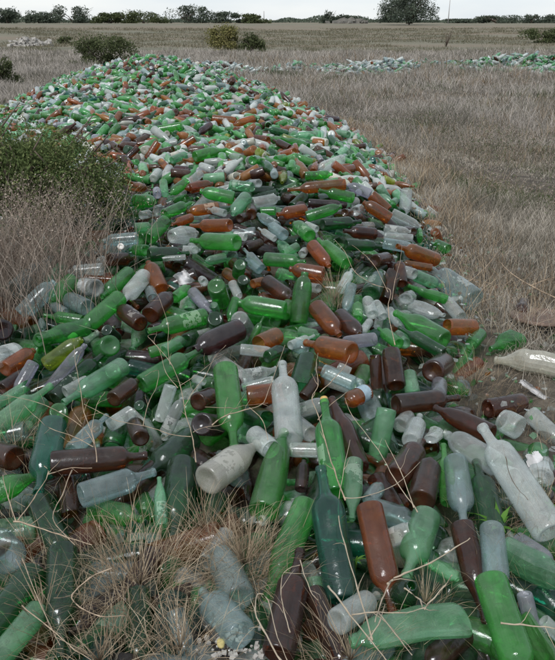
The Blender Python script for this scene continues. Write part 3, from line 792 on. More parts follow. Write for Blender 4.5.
def leaves_cloud(name, mat, centers, size, parent, flat=.5):
    """small folded leaf quads"""
    N = len(centers); a_ = NR.normal(size=(N, 3)); a_ /= np.linalg.norm(a_, axis=1)[:, None]
    b_ = NR.normal(size=(N, 3)); b_ -= a_ * np.sum(a_ * b_, 1)[:, None]; b_ /= np.linalg.norm(b_, axis=1)[:, None]
    s = (size * NR.uniform(.6, 1.4, N))[:, None]
    V_ = np.stack([centers - a_ * s, centers + b_ * s * flat, centers + a_ * s, centers - b_ * s * flat], 1)
    q = np.arange(N * 4).reshape(N, 4)
    return link_mesh(name, V_.reshape(-1, 3), None, mat, quads=q, parent=parent, smooth=False)
def clump_points(n_, rx, ry, rz, lumps, zmin=0.0, shell=.4, seed=1):
    rs = np.random.RandomState(seed); L_ = []
    for _ in range(lumps):
        a_ = rs.uniform(0, 2 * math.pi); q_ = rs.rand() ** .5; zz = rs.uniform(0, 1)
        k = math.sqrt(max(0, 1 - (zz * .85) ** 2)); L_.append((rx * q_ * math.cos(a_) * k * .85, ry * q_ * math.sin(a_) * k * .85, rz * zz * .86, rs.uniform(.15, .38)))
    out_ = []; per = n_ // lumps
    for (x, y, z, s) in L_:
        g = rs.normal(size=(per, 3)); g /= np.linalg.norm(g, axis=1)[:, None]; g *= (shell + (1 - shell) * rs.rand(per) ** .5)[:, None] * (1 + .25 * rs.normal(size=(per, 1)) * .6)
        out_.append(np.array([x, y, z]) + g * np.array([rx * s, ry * s, rz * s * .9]))
    p_ = np.concatenate(out_); return p_[p_[:, 2] > zmin]
def bush(name, label, cat, loc, rx, ry, rz, nleaf, leaf, mat, lumps=16, stems=9, seed=1, group=None, trunk=0.0, trunk_r=.03, sname='stem', fname='foliage'):
    e_ = empty(name, loc); tag(e_, label, cat, group)
    p_ = clump_points(nleaf, rx, ry, rz, lumps, .02, seed=seed); p_[:, 2] += trunk
    leaves_cloud(fname, mat, p_, leaf, e_)
    tb = TB(); rs = random.Random(seed)
    if trunk > 0: 
        pts = [Vector((rs.uniform(-.06, .06) * trunk * i_, 0, trunk * i_ / 3 * 1.3 - .05)) for i_ in range(4)]; tb.add(pts, [trunk_r * (1 - .18 * i_) for i_ in range(4)], 8)
    for _ in range(stems):
        a_ = rs.uniform(0, 6.28); q_ = rs.uniform(.3, .9); s = Vector((rs.uniform(-.08, .08) * rx, rs.uniform(-.08, .08) * ry, trunk * .6 - (.03 if not trunk else 0)))
        t_ = Vector((rx * q_ * math.cos(a_), ry * q_ * math.sin(a_), trunk + rz * rs.uniform(.55, 1.12)))
        pts = [s.lerp(t_, k / 4) + Vector((rs.gauss(0, .03) * rx, rs.gauss(0, .03) * ry, .1 * rz * math.sin(k / 4 * 3.14))) for k in range(5)]
        tb.add(pts, [max(trunk_r * (.55 if trunk else .5), .004) * (1 - .2 * k) for k in range(5)], 5)
    tb.build(sname, M_BARK, e_)
    return e_

# right hand field, near weeds round the heap, left weeds
def scatter(n_, y0, y1, xa, xb, power=1.0):
    y = y0 + (y1 - y0) * NR.rand(n_) ** power; x = xa(y) + (xb(y) - xa(y)) * NR.rand(n_); return x, y
def rid(x, y, f): return np.sin(x * f + 1.3) * np.cos(y * f * .8 + .4) + .6 * np.sin(x * f * 2.3 + y * f * 1.7)
def grassfield(name, label, n_, y0, y1, xa, xb, h0, h1, wpx, mat, keep, power=1.0, lean=.5, curl=.8, tuft=.12, hmod=True):
    nt_ = n_ // 14; x, y = scatter(nt_, y0, y1, xa, xb, power); k = keep(x, y); x, y = x[k], y[k]
    d_ = np.hypot(x, y); xx = np.repeat(x, 14) + NR.normal(0, 1, len(x) * 14) * tuft * np.repeat(.4 + d_ / 12, 14) * .6; yy = np.repeat(y, 14) + NR.normal(0, 1, len(x) * 14) * tuft * np.repeat(.4 + d_ / 12, 14) * .6
    hh = np.repeat(NR.uniform(h0, h1, len(x)), 14) * NR.uniform(.5, 1.15, len(xx))
    hh *= np.clip(.85 + .42 * rid(xx, yy, 1.1) + .2 * rid(xx, yy, .31), .25, 1.9) if hmod else 1
    r_ = np.stack([xx, yy, surf(xx, yy) - .01 - .1 * np.clip(pile(xx, yy), 0, .6)], 1)
    w_ = np.maximum(.0016, wpx * np.hypot(xx, yy) / FP)
    o = blades(r_, hh, np.abs(NR.normal(0, lean, len(xx))), NR.uniform(0, 6.28, len(xx)), w_, name, mat, curl, 4)
    return tag(o, label, 'grass', kind='stuff')
out_pile = lambda x, y: edge_d(x, y) < NR.uniform(-.12, .06, len(x))
grassfield('dry_grass', 'long dry grey-brown grass in the field beside the bottle heap', 210000, 2.0, 9, lambda y: np.interp(y, RY, RX) - .05, lambda y: y * .46 + .3, .04, .16, .6, M_FIELD,
           lambda x, y: out_pile(x, y) & (NR.rand(len(x)) < np.clip((y - 2.5) / 2.2, .05, 1) * np.clip(.75 + .5 * rid(x, y, 1.1), .15, 1)), 1.0)
grassfield('field_grass', 'dry grey grass covering the field behind and beside the heap', 300000, 8, 34, lambda y: -y * .46 - .5, lambda y: y * .46 + .5, .08, .30, .5, M_FUZZ,
           lambda x, y: (edge_d(x, y) < -.05) & (rid(x, y, .7) > -1.1), 1.25)
grassfield('distant_grass', 'low olive and tan grass of the far flat field', 90000, 30, 95, lambda y: -y * .46 - .5, lambda y: y * .46 + .5, .08, .22, .5, M_FARGRASS,
           lambda x, y: rid(x, y, .11) > -.6, 1.3)
grassfield('edge_stalks', 'taller pale dry stalks leaning over the right edge of the heap', 9000, 2.9, 11, lambda y: np.interp(y, RY, RX) - .10, lambda y: np.interp(y, RY, RX) + .35, .10, .30, .7, M_TAN,
           lambda x, y: NR.rand(len(x)) < .5, 1.0, .5, .9, .1)
grassfield('woody_stems', 'sparse dark woody stems standing in the dry field', 16000, 3.2, 26, lambda y: np.interp(y, RY, RX) + .1, lambda y: y * .46 + .5, .16, .42, .55, M_DRY,
           lambda x, y: rid(x, y, 1.4) > -.2, 1.1, .45, .7, .16)
grassfield('scrub_tufts', 'darker green-brown tufts scattered through the dry field', 90000, 3.5, 24, lambda y: np.interp(y, RY, RX) + .2, lambda y: y * .46 + .5, .07, .22, .6, M_GREYBUSH,
           lambda x, y: (rid(x, y, 1.9) > .5) & (edge_d(x, y) < -.3), 1.1)
# low scrubby mounds in the field
pts_ = []
for _ in range(260):
    y = R.uniform(4.5, 30); x = R.uniform(float(np.interp(y, RY, RX)) + .5, y * .45 + .4) if y < 17.6 or R.random() < .6 else R.uniform(-y * .45, y * .45)
    if R.random() > .25 + .75 * (math.sin(x * .9 + 2) * math.cos(y * .45) > 0): continue
    k = int(R.uniform(300, 800)); s_ = R.uniform(.15, .42) * (1 + y / 30); g_ = NR.normal(size=(k, 3)); g_ /= np.linalg.norm(g_, axis=1)[:, None]; g_ *= NR.rand(k, 1) ** .4
    q_ = g_ * np.array([s_, s_, s_ * .5]) + np.array([x, y, float(ground_z(np.array(x), np.array(y))) + s_ * .12]); pts_.append(q_[q_[:, 2] > .0])
pts_ = np.concatenate(pts_); sz_ = .012
for nm, lb, mt, sl in (('low_scrub', 'low olive-grey scrub mounds scattered over the dry field', M_GREYBUSH, slice(0, None, 2)), ('low_weeds', 'low matted brown weeds among the field scrub', M_WEEDTOP, slice(1, None, 2))):
    pp = pts_[sl]; o = leaves_cloud(nm, mt, pp, .011, None, .22); tag(o, lb, 'scrub', kind='stuff')
# splinters of broken glass
N = 1100; y = NR.uniform(1.25, 5.2, N); e2 = NR.normal(0, .22, N); x = np.where(NR.rand(N) < .85, np.interp(y, RY, RX) + e2 + .12, NR.uniform(-1, 1, N) * y * .5)
a_ = NR.normal(size=(N, 3)); a_[:, 2] *= .35; a_ /= np.linalg.norm(a_, axis=1)[:, None]; b_ = NR.normal(size=(N, 3)); b_[:, 2] *= .4; b_ -= a_ * np.sum(a_ * b_, 1)[:, None]; b_ /= np.linalg.norm(b_, axis=1)[:, None]; c_ = np.cross(a_, b_)
s_ = NR.uniform(.004, .017, N)[:, None]; P0 = np.stack([x, y, surf(x, y) - .15 * np.clip(pile(x, y) * 6, 0, 1) + np.where(pile(x, y) > .05, .11, 0) + .004], 1); VV2 = []
for u_, v_ in ((-1, -.7), (0, -.9), (1, -.3), (-.9, .6), (.1, .9), (.8, .5)): VV2.append(P0 + a_ * s_ * u_ * NR.uniform(.7, 1.3, (N, 1)) + b_ * s_ * v_ * NR.uniform(.6, 1.3, (N, 1)) + c_ * s_ * .28 * (1 - abs(u_)))
VV2 = np.stack(VV2, 1); i6 = np.arange(N * 6).reshape(N, 6); q_ = np.concatenate([i6[:, [0, 1, 4, 3]], i6[:, [1, 2, 5, 4]]]); mi = NR.choice(4, p=[.5, .25, .15, .1], size=N)
tag(link_mesh('glass_shards', VV2.reshape(-1, 3), None, [SN[KEYS.index(k)] for k in 'cger'], quads=q_, midx=np.concatenate([mi, mi]), smooth=False), 'small splinters of broken glass on the dirt along the edge of the heap', 'shards', kind='stuff')
# thin dry stalks growing up through the near bottles
grassfield('dry_stalks', 'thin dry stalks growing up between the bottles along the bottom', 5000, 1.15, 2.35, lambda y: -y * .5, lambda y: y * .5, .06, .17, .55, M_TAN,
           lambda x, y: (rid(x, y, 2.2) > -.1) & (NR.rand(len(x)) < np.clip((2.3 - y) / .9, .05, 1)), 1.0, .7, 1.0, .16)

def px_blades(name, label, px, py, n_, h0, h1, spread_, lean, mat, cat='grass tuft', w_=.0012, curl=1.0, kind=None, group=None, seg=5):
    P, z = hit(px, py); N = n_; xx = NR.normal(0, spread_, N); yy = NR.normal(0, spread_, N)
    az = np.arctan2(yy, xx) + NR.normal(0, .5, N)
    r_ = np.stack([xx, yy, NR.uniform(-.05, .01, N)], 1)
    e_ = empty(name, P); tag(e_, label, cat, group, kind)
    blades(r_, NR.uniform(h0, h1, N), np.abs(NR.normal(0, lean, N)), az, np.full(N, w_), 'blades', mat, curl, seg, e_)
    tb = TB(); rs = random.Random(int(px))
    for _ in range(12):
        a_ = rs.uniform(0, 6.28); h_ = rs.uniform(.5, .9) * h1; ln = rs.uniform(.1, .8)
        pts = [Vector((math.cos(a_) * ln * h_ * k / 4, math.sin(a_) * ln * h_ * k / 4, h_ * k / 4 * (1 - .2 * k / 4 * ln))) for k in range(5)]
        tb.add(pts, [.0013 * (1 - .15 * k) for k in range(5)], 4)
    tb.build('stalks', M_TAN, e_)
    return e_
px_blades('grass_tuft', 'large brown dry grass tuft spilling over the bottles at the lower left', 140, 585, 900, .06, .17, .10, .85, M_TAN, w_=.0019)
px_blades('grass_tuft', 'bushy tan dry grass tuft in front of the large cloudy bottle', 245, 565, 750, .06, .16, .05, .75, M_TAN, w_=.0019)
px_blades('grass_tuft', 'flattened dry grass tuft at the very bottom left of the heap', 100, 662, 260, .05, .13, .08, .95, M_TAN, w_=.0019)
px_blades('grass_tuft', 'thin dry grass tuft below the crumpled green plastic bottle', 350, 660, 240, .06, .15, .05, .8, M_TAN)
px_blades('grass_tuft', 'sparse dry tuft beside the small clear bottle mouth down', 425, 605, 160, .05, .11, .035, .9, M_TAN)
px_blades('grass_tuft', 'dry matted grass right of the brown bottle at the pile edge', 475, 385, 700, .04, .13, .10, 1.0, M_DRY)
px_blades('grass_tuft', 'dry tangled grass under the long clear bottle at the right edge', 540, 510, 500, .03, .10, .09, 1.0, M_DRY)
px_blades('grass_tuft', 'dry upright grass tuft between the glowing twigs and upright green bottle', 335, 300, 160, .10, .2, .03, .45, M_TAN)
px_blades('grass_tuft', 'small dry tuft left of the shiny teal bottle at the frame edge', 10, 435, 260, .05, .13, .03, .6, M_DRY)
px_blades('grass_tuft', 'pale wispy grass tuft left of the white gravel at the bottom', 180, 650, 150, .06, .15, .04, .8, M_TAN, w_=.0018)
px_blades('grass_tuft', 'pale wispy grass stalks over the dark green bottles at the lower left corner', 45, 620, 70, .06, .16, .04, .8, M_TAN, w_=.0018)
px_blades('grass_tuft', 'thin pale stalks sprouting below the frosted clear bottle at left', 205, 530, 110, .06, .15, .03, .7, M_TAN, w_=.0018)
# brown weeds in front of the left bush
P, z = hit(38, 300); e_ = empty('weed_clump', P); tag(e_, 'tall brown dry weed clump in front of the dark green bush', 'weeds')
N = 1900; xx = NR.normal(-.16, .20, N); yy = NR.normal(.25, .28, N); r_ = np.stack([xx, yy, np.full(N, -.03)], 1)
blades(r_, NR.uniform(.18, .55, N), np.abs(NR.normal(0, .28, N)), NR.uniform(0, 6.28, N), np.full(N, .0034), 'blades', M_WEEDTOP, .9, 5, e_)
hp = np.stack([NR.normal(-.12, .22, 5000), NR.normal(.35, .22, 5000), NR.uniform(.16, .44, 5000)], 1); leaves_cloud('seed_heads', M_WEEDTOP, hp, .0045, e_, .6)

# bushes
P, z = hit(70, 228); P.z -= .04
bush('bush', 'dense dark green leafy bush growing over the left flank of the heap', 'bush', P + Vector((-.28, .30, 0)), .62, .5, .50, 44000, .0088, M_BUSH, 44, 26, 5)
P, z = hit(20, 238); bush('bush', 'smaller dark green bush between the brown weeds and the frame edge', 'bush', P + Vector((-.45, .5, 0)), .6, .5, .58, 40000, .007, M_BUSH, 30, 12, 14)
def far_obj(px, py): 
    d = ray(px, py); z_ = 5
    while z_ < 400:
        p_ = CAM + d * z_
        if p_.z <= float(ground_z(np.array(p_.x), np.array(p_.y))): break
        z_ *= 1.003
    return p_
def fbush(label, pxl, pxr, pyb, pyt, n_, leafpx, mat, seed, name='bush', cat='bush', depth=.5, Y_=None, lumps=18, **k):
    if name == 'tree': pyb += .5
    p_ = far_obj((pxl + pxr) / 2, pyb) if Y_ is None else None
    if Y_ is not None:
        xx = (pxl + pxr) / 2 - W0 / 2; d = ray((pxl + pxr) / 2, pyb); s = Y_ / d.y; p_ = CAM + d * s; p_.z = float(ground_z(np.array(p_.x), np.array(p_.y)))
    zc = (p_ - CAM).dot(CF); wd = (pxr - pxl) / 2 * zc / FP
    dt = ray((pxl + pxr) / 2, pyt); top = (CAM + dt * (p_.y / dt.y)).z; rz = max(top - p_.z, .2)
    return bush(name, label, cat, p_, wd, wd * depth, rz, n_, leafpx * zc / FP, mat, lumps, k.pop('stems', 8), seed, trunk_r=.012 * zc / 10, **k)
fbush('grey-green bush behind the left shoulder of the heap', 64, 146, 67, 37, 9000, 1.0, M_GREYBUSH, 5)
fbush('olive yellow bush standing behind the crest of the heap', 203, 244, 52, 24, 5000, 1.0, M_OLIVE, 6)
fbush('low grey-green bush just right of the olive yellow bush', 236, 268, 52, 33, 3000, .9, M_GREYBUSH, 7)
fbush('green bush cut by the left frame edge level with the crest', -24, 24, 84, 56, 4500, 1.0, M_GREYBUSH, 8)
fbush('green shrub cut by the right frame edge behind the far green heap', 516, 572, 43, 27, 3500, .9, M_GREYBUSH, 9)
fbush('tiny dark bush alone in the field, left of the grey-green bush', 56, 76, 44, 36, 900, .8, M_GREYBUSH, 10)
# horizon trees
hz = [(-10, 26, 8.5, 1, 'dark tree clump at the far left of the horizon'), (20, 60, 13, 2, 'low dark tree belt second from the left on the horizon'),
      (52, 98, 6.5, 3, 'dark pointed tree clump left of the pale scrub on the horizon'), (92, 128, 14, 4, 'low hazy scrub right of the pointed tree clump'),
      (120, 168, 11, 5, 'loose grey scrub left of the round dark thicket'), (164, 216, 7, 6, 'round dark dense thicket on the horizon above the heap'),
      (212, 246, 13, 7, 'low scrub tapering off right of the round dark thicket'), (238, 266, 15.5, 8, 'thin pale scrub by the white pole on the horizon'),
      (470, 526, 16.5, 9, 'long low dark hedge right of the large lone tree'), (522, 540, 15.5, 10, 'small round dark tree near the right end of the horizon'),
      (538, 580, 16, 11, 'dark tree clump cut by the right frame edge on the horizon'), (322, 334, 12, 12, 'tiny dark shrub left of the stone ruin'),
      (333, 362, 16.5, 13, 'low dark scrub around the stone ruin'), (440, 474, 20, 14, 'very low scrub between the lone tree and the long hedge')]
for (x0, x1, yt, s, lab) in hz:
    fbush(lab, x0 - 3, x1 + 3, 25, yt - 1, 3600 if x1 - x0 > 20 else 1400, .85, M_TREE if s not in (5, 8, 4) else M_GREYBUSH, 20 + s, 'tree', 'tree', .5, 150 + 3 * (s % 4), lumps=22, trunk=.0, sname='trunk', fname='crown', group='trees and scrub along the horizon')
fbush('large lone dark tree with an open round crown against the sky', 376, 442, 25, -8, 15000, .8, M_TREE, 60, 'tree', 'tree', .8, 120, lumps=60, trunk=.35, stems=16, sname='trunk', fname='crown')
# low continuous scrub far behind the trees
N = 26000; x = NR.uniform(-95, 95, N); y = NR.uniform(185, 215, N); hgt = .6 + .8 * np.sin(x * .11) * np.sin(x * .043 + 1) + .35 * np.sin(x * .7)
pz = np.stack([x, y, .75 + np.maximum(hgt, .3) * NR.rand(N) ** .8], 1); tag(leaves_cloud('distant_scrub', M_TREE, pz, .24, None), 'low dark scrub line along the whole far horizon', 'scrub', kind='stuff')
# twiggy leafless sapling
P = far_obj(446, 47); e_ = empty('sapling', P); tag(e_, 'leafless twiggy sapling standing in the field right of the middle', 'sapling')
tb = TB(); rs = random.Random(4)
for k in range(14):
    a_ = rs.uniform(0, 6.28); h_ = rs.uniform(.5, 1.15); s_ = rs.uniform(.1, .35)
    tb.add([Vector((math.cos(a_) * s_ * t, math.sin(a_) * s_ * t, h_ * t)) for t in (0, .4, .7, 1)], [.016, .012, .009, .005], 4)
tb.build('trunk', M_BARK, e_)
# poles
def pole(px, pyb, pyt, Y_, r_, label, arm):
    d = ray(px, pyb); p_ = CAM + d * (Y_ / d.y); p_.z = float(ground_z(np.array(p_.x), np.array(p_.y))); dt = ray(px, pyt); top = (CAM + dt * (p_.y / dt.y)).z - p_.z
    e_ = empty('utility_pole', p_); tag(e_, label, 'pole'); tb = TB(); tb.add([Vector((0, 0, -.1)), Vector((0, 0, top * .5)), Vector((0, 0, top))], [r_, r_ * .85, r_ * .7], 8); tb.build('mast', M_POLE, e_)
    if arm:
        tb = TB(); tb.add([Vector((-.7, 0, top - .3)), Vector((.7, 0, top - .3))], [r_ * .6] * 2, 6); tb.build('crossarm', M_POLE, e_)
pole(448, 23, -3, 145, .09, 'thin grey utility pole right of the large lone tree', True)
pole(264, 23, 11, 150, .10, 'short pale pole at the right end of the left scrub', False)
# stone ruin
def rock_mesh(name, mat, n_, sp, sz, parent=None, seed=3, loc=None):
    rs = np.random.RandomState(seed); v, f = [], []
    for _ in range(n_):
        c = rs.normal(size=3) * sp; c[2] = abs(c[2]); s = sz * rs.uniform(.5, 1.3); o_ = len(v); box = np.array([(x, y, z) for x in (-1, 1) for y in (-1, 1) for z in (-1, 1)], float)
        box += rs.uniform(-.35, .35, (8, 3)); a_ = rs.uniform(0, 6.28); rot = np.array([[math.cos(a_), -math.sin(a_), 0], [math.sin(a_), math.cos(a_), 0], [0, 0, 1]])
        for b_ in box: v.append(tuple((rot @ (b_ * s * np.array([1, .8, .6]))) + c))
        f += [tuple(o_ + k for k in q) for q in ((0, 1, 3, 2), (4, 6, 7, 5), (0, 4, 5, 1), (2, 3, 7, 6), (0, 2, 6, 4), (1, 5, 7, 3))]
    return link_mesh(name, v, f, mat, parent, smooth=False)
d = ray(350, 24); p_ = CAM + d * (146 / d.y); p_.z = float(ground_z(np.array(p_.x), np.array(p_.y)))
e_ = empty('stone_ruin', p_); tag(e_, 'low grey stone ruin on the horizon left of the lone tree', 'ruin')
v, f = [], []; prof = [(-3.4, .5), (-2.6, .6), (-1.8, .9), (-1.2, 1.1), (-.5, .8), (.2, 1.2), (.9, .8), (2.0, .9), (3.4, .4)]
for (x, h_) in prof: v += [(x, -.3, 0), (x, -.3, h_), (x, .5, h_ * .9), (x, .5, 0)]
for k in range(len(prof) - 1): f += [(k * 4 + j, k * 4 + j + 1, k * 4 + j + 5, k * 4 + j + 4) for j in range(3)]
f += [(0, 3, 2, 1), tuple(len(v) - 4 + j for j in range(4))]; link_mesh('wall', v, f, M_WALLST, e_, smooth=False)
rock_mesh('rubble', M_WALLST, 40, np.array([1.8, .6, .25]), .28, e_, 5)
# pale rubble heap far left
P = far_obj(31, 46); o = rock_mesh('rubble_heap', M_STONE, 160, np.array([.55, .4, .18]), .09); o.location = P
tag(o, 'pale broken rubble dumped in the field at the far left', 'rubble', kind='stuff')
# gravel at the bottom
P, z = hit(232, 650, -.02); o = rock_mesh('gravel', M_STONE, 60, np.array([.04, .022, .003]), .0042, seed=9); o.location = P + Vector((0, 0, .01)); tag(o, 'small white gravel at the bottom among dry grass', 'gravel', kind='stuff')
P, z = hit(221, 645, .01); v, f = [], []
ver, q = ring_mesh([(0, 0), (.6, .05), (1, .4), (.9, .75), (.5, .98), (.01, 1)], 14, warp=lambda a_: a_ * (1 + .12 * np.sin(a_ @ np.array([[3.], [2.], [4.]]))))
o = link_mesh('pebble', ver * np.array([.009, .013, .010]), None, M_YSTONE, quads=q); o.location = P; tag(o, 'rounded yellow pebble beside the white gravel at the bottom', 'pebble')

# rusty lid, scraps, cap
P, z = hit(536, 326); r_ = 33 * z / FP
e_ = empty('metal_lid', P + Vector((.03, 0, .045))); tag(e_, 'flat round rusty metal lid lying in grass at the right edge', 'lid'); e_.rotation_euler = (math.radians(-9), math.radians(2), 0)
v, q = ring_mesh([(0, .5), (.5, .45), (.86, .5), (.9, 1.2), (.97, 1.2), (1, .2), (1.0, -.6), (.93, -.6), (.9, 0), (.0, 0)], 40, warp=lambda a_: a_ + np.stack([0 * a_[..., 0], 0 * a_[..., 0], .5 * np.sin(a_[..., 0] * 2.5)], -1))
link_mesh('disc', v * np.array([r_, r_, .009]), None, M_RUST, quads=q, parent=e_)
def sheet(name, label, cat, pts, mat, thick=.0012, bend=.01, n_=9, seed=1):
    c, z = hit(sum(p[0] for p in pts) / 4, sum(p[1] for p in pts) / 4, .03); w = [CAM + ray(*p_) * z * 1.0 for p_ in pts]; rs = np.random.RandomState(seed); ph = rs.uniform(0, 6, 4)
    nrm = (w[1] - w[0]).cross(w[3] - w[0]).normalized(); v = []
    for s_ in (0, 1):
        for i_ in range(n_):
            for j in range(n_):
                u_, t_ = i_ / (n_ - 1), j / (n_ - 1); p_ = w[0].lerp(w[1], u_).lerp(w[3].lerp(w[2], u_), t_)
                v.append(p_ - c + Vector((rs.uniform(-.003, .003), rs.uniform(-.003, .003), 0)) * (2.2 if i_ in (0, n_ - 1) or j in (0, n_ - 1) else .6) + nrm * (rs.uniform(-.3, .3) * bend + bend * (math.sin(u_ * 7 + ph[0]) + .7 * math.sin(t_ * 6 + u_ * 4 + ph[1])) + s_ * thick))
    f = []
    for s_ in (0, 1):
        o_ = s_ * n_ * n_; f += [tuple(o_ + k for k in (i_ * n_ + j, (i_ + 1) * n_ + j, (i_ + 1) * n_ + j + 1, i_ * n_ + j + 1)) for i_ in range(n_ - 1) for j in range(n_ - 1)]
    o = link_mesh(name, v, f, mat); o.location = c; return tag(o, label, cat)
sheet('paper_scrap', 'crumpled white paper scrap among bottles above the lilac tinted bottle', 'paper', [(174, 276), (184, 269), (194, 281), (180, 286)], M_PAPER, bend=.02)
sheet('plastic_strip', 'narrow whitish plastic strip lying on the dirt below the yellowed bottle', 'plastic strip', [(519, 382), (524, 380), (551, 399), (546, 402)], M_PAPER, bend=.005, seed=3)
sheet('plastic_scrap', 'small pale torn plastic scrap right of the long clear bottle', 'plastic scrap', [(527, 455), (538, 452), (550, 470), (536, 485)], M_PAPER, bend=.006, seed=5)
P, z = hit(121, 247, .05); e_ = empty('screw_closure', P); tag(e_, 'white ringed bottle cap lying below the clear jar under the bush', 'cap')
v, q = ring_mesh([(0, .6), (.5, .6), (.55, 1), (.8, 1), (1, .8), (1, 0), (.9, 0), (.88, .5), (0, .5)], 20); o = link_mesh('shell', v * np.array([.017, .017, .012]), None, M_WHITECAP, quads=q, parent=e_); o.rotation_euler = (1.0, .2, 0)

# dry branches over the bottles, traced as real sticks lying a little above them
def branch(label, lines, mat, r0=.0018, lift0=.12, group=None, name='dry_branch', side=True):
    o0, z = hit(*lines[0][0], lift0 * .3); tb = TB()
    for k, ln in enumerate(lines):
        pts = []
        for i_, (px, py) in enumerate(ln):
            t = i_ / max(1, len(ln) - 1); p_, z_ = hit(px, py, lift0 + .06 * t * (k % 2) + .006 * math.sin(px * .7)); pts.append(p_)
        fine = []
        for i_ in range(len(pts) - 1):
            for s in range(4):
                t = s / 4; a_ = pts[max(i_ - 1, 0)]; b_, c_ = pts[i_], pts[i_ + 1]; d_ = pts[min(i_ + 2, len(pts) - 1)]
                fine.append(.5 * ((2 * b_) + (c_ - a_) * t + (2 * a_ - 5 * b_ + 4 * c_ - d_) * t * t + (3 * b_ - a_ - 3 * c_ + d_) * t ** 3) + Vector((R.gauss(0, .0006), R.gauss(0, .0006), R.gauss(0, .0006))))
        fine.append(pts[-1]); n_ = len(fine); rr_ = r0 * (.8 if k == 0 else .58)
        tb.add(fine, [rr_ * (1.0 - .6 * i_ / n_) * (1.35 if i_ % 4 == 0 else R.uniform(.85, 1.05)) for i_ in range(n_)], 6)
        for i_ in range(4, n_ - 2, 4):          # side shoots at the nodes
            if R.random() < .62 and side:
                fw = (fine[i_ + 1] - fine[i_]).normalized(); sd_ = (fw.cross(CF) * R.choice((-1, 1)) + fw * R.uniform(.4, 1.2) + Vector((0, 0, R.uniform(0, .5)))).normalized(); q_ = fine[i_]; sh = [q_]; L_ = R.uniform(.02, .07)
                for _ in range(3): q_ = q_ + sd_ * L_ / 3; sd_ = (sd_ + Vector((R.gauss(0, .2), R.gauss(0, .2), R.gauss(0, .2)))).normalized(); sh.append(q_)
                tb.add(sh, [rr_ * .5, rr_ * .42, rr_ * .34, rr_ * .22], 4)
    o = tb.build(name, mat, None, o0); o.location = o0
    return tag(o, label, 'branch', group)
branch('forked dry twig rising past the white cap at the left', [[(97, 462), (94, 440), (84, 412), (81, 392), (76, 366), (74, 345)], [(94, 443), (80, 425), (45, 405), (14, 397), (-5, 394)],
       [(93, 447), (75, 437), (50, 428), (34, 415), (24, 405)], [(95, 448), (92, 430), (97, 405), (105, 392)], [(90, 437), (72, 442), (60, 436)], [(82, 424), (72, 410), (73, 400)]], M_TWIG)
branch('tall forked dry twig reaching over the green bottles left of centre', [[(196, 462), (193, 440), (186, 415), (180, 385), (170, 362), (154, 343), (148, 336), (156, 334)], [(191, 437), (170, 434), (145, 426), (118, 421), (100, 412), (84, 404)],
       [(193, 432), (205, 427), (222, 424), (236, 408), (268, 403)], [(185, 406), (193, 392), (206, 375), (214, 358), (226, 345)], [(178, 388), (166, 372), (160, 352), (152, 340)],
       [(170, 364), (168, 345), (168, 325), (160, 300), (154, 290)], [(179, 386), (192, 378), (205, 368), (222, 356)], [(143, 426), (148, 405), (157, 385), (158, 370), (145, 376)]], M_TWIG)
branch('dry twig loop between tall clear and big green bottle', [[(212, 425), (225, 416), (245, 410), (262, 404), (268, 392), (285, 345)], [(238, 409), (230, 408), (205, 407)], [(250, 408), (262, 420), (268, 440)]], M_TWIG, .0024)
branch('thin dry twig curling above the corked green bottle', [[(345, 500), (334, 470), (325, 440), (318, 415), (312, 398), (318, 385), (316, 365), (318, 353)], [(320, 392), (333, 380), (345, 366), (350, 355)], [(318, 420), (330, 405), (350, 390)]], M_TWIG, .0024)
branch('long thin dry stalks crossing over the green bottles near the right rim', [[(395, 345), (388, 310), (390, 290), (375, 285), (355, 272), (345, 252), (335, 240)], [(392, 300), (395, 280), (400, 262), (402, 245)], [(388, 292), (372, 262), (352, 245)]], M_TWIG, .0022)
branch('long straight dry stalks fanning over the brown bottles right of centre', [[(372, 640), (358, 590), (345, 545), (338, 510), (344, 470), (350, 440)], [(418, 512), (395, 480), (378, 450), (352, 415), (345, 398)], [(345, 498), (362, 497), (395, 485), (420, 462)], [(414, 508), (400, 470), (385, 440)]], M_PALETWIG, .0022)
branch('thick pale stick lying across the open green mouth', [[(388, 584), (392, 580), (404, 574), (430, 563), (455, 548), (470, 538)], [(390, 582), (382, 600), (375, 622)], [(404, 588), (420, 600), (424, 608), (440, 590)], [(424, 609), (445, 585), (452, 575)]], M_PALETWIG, .0030)
branch('pale straight stem slanting down right across the bottom', [[(328, 586), (345, 608), (370, 640), (392, 668)], [(352, 615), (372, 612), (400, 613), (424, 608)], [(368, 640), (380, 620), (385, 604)], [(378, 612), (400, 640), (412, 655)]], M_PALETWIG, .0026)
branch('thin horizontal dry stem across the bright green bottle', [[(500, 623), (520, 625), (545, 627), (560, 629)]], M_PALETWIG, .0024)
branch('curved bare stem over the dark green bottles at lower left', [[(112, 568), (90, 578), (72, 595), (80, 607), (100, 616), (125, 616)], [(22, 558), (38, 600), (60, 645)], [(22, 606), (50, 628), (75, 650), (100, 665)]], M_TWIG, .0022)
branch('knotted dry twig reaching over the frosted clear bottle at left', [[(14, 521), (30, 525), (60, 535), (92, 545)], [(18, 520), (34, 498), (48, 474), (44, 466)], [(48, 474), (62, 470), (72, 468), (92, 468)], [(72, 470), (62, 495), (54, 512), (56, 525), (75, 545)], [(16, 522), (8, 498), (3, 475)]], M_TWIG, .0026)
branch('curled dry stems beside the fat dark brown bottle', [[(282, 662), (262, 628), (255, 610), (258, 594), (268, 600), (275, 630), (288, 662)], [(290, 632), (284, 610), (281, 590), (284, 572), (300, 565)], [(300, 560), (310, 590), (318, 600)]], M_PALETWIG, .0022)
branch('dark thin stem leaning on the long clear bottle', [[(500, 436), (506, 460), (512, 480), (528, 500)]], M_BARK, .0016, .12, side=False)
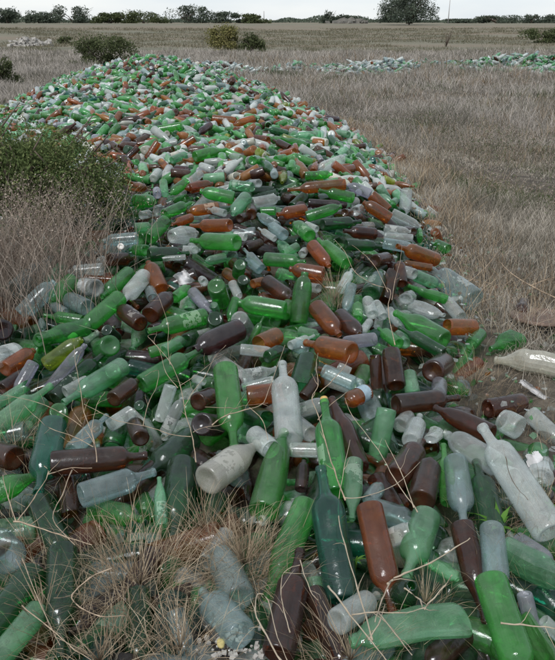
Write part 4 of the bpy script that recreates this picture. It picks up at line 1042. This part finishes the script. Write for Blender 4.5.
branch('bare fallen branch in the grass above the lone brown bottle', [[(560, 300), (535, 288), (512, 274), (500, 262)], [(530, 286), (545, 280), (560, 276)]], M_TWIG, .006, .06)
branch('bare branch lying in the grass by the pale blue bottle', [[(458, 282), (475, 280), (492, 284)], [(470, 281), (485, 268), (498, 252)]], M_TWIG, .0035, .05)
branch('single pale stalk standing in front of the left bush', [[(91, 272), (91, 255), (90, 230), (91, 205), (90, 190)]], M_TWIG, .002, .05)

# small green plants
def sprig(px, py, n_, h_, w_, label, seed):
    P, z = hit(px, py, .02); e_ = empty('green_weed', P); tag(e_, label, 'weed'); rs = random.Random(seed); v, f = [], []
    for k in range(n_):
        a_ = rs.uniform(0, 6.28); L_ = h_ * rs.uniform(.6, 1.1); o_ = len(v); dx, dy = math.cos(a_), math.sin(a_)
        for i_ in range(6):
            t = i_ / 5; ww = w_ * math.sin(min(t * 1.25 + .15, 1) * math.pi) ; r_ = L_ * t * .8; zz = L_ * (.7 * t - .45 * t * t)
            v += [(dx * r_ - dy * ww, dy * r_ + dx * ww, zz), (dx * r_, dy * r_, zz - w_ * .3), (dx * r_ + dy * ww, dy * r_ - dx * ww, zz)]
        for i_ in range(5):
            b0 = o_ + i_ * 3; f += [(b0, b0 + 1, b0 + 4, b0 + 3), (b0 + 1, b0 + 2, b0 + 5, b0 + 4)]
    link_mesh('leaves', v, f, M_GREEN, e_)
    tb = TB(); tb.add([Vector((0, 0, -.04)), Vector((0, .002, 0)), Vector((.003, .002, h_ * .2))], [.003, .0025, .001], 5); tb.build('stem', M_GREEN, e_)
sprig(498, 527, 9, .10, .007, 'fresh green leafy weed between the aqua bottle and the long clear one', 1)
sprig(338, 525, 5, .06, .003, 'tiny green weed sprouting beside the tall teal bottle', 2)
sprig(551, 508, 6, .05, .005, 'small green weed on the dirt at the right frame edge', 3)
sprig(356, 560, 5, .05, .003, 'tiny green weed between the tall teal and rusty amber bottles', 5)
sprig(288, 638, 4, .02, .006, 'tiny round-leaved green weed beside the fat dark brown bottle', 4)
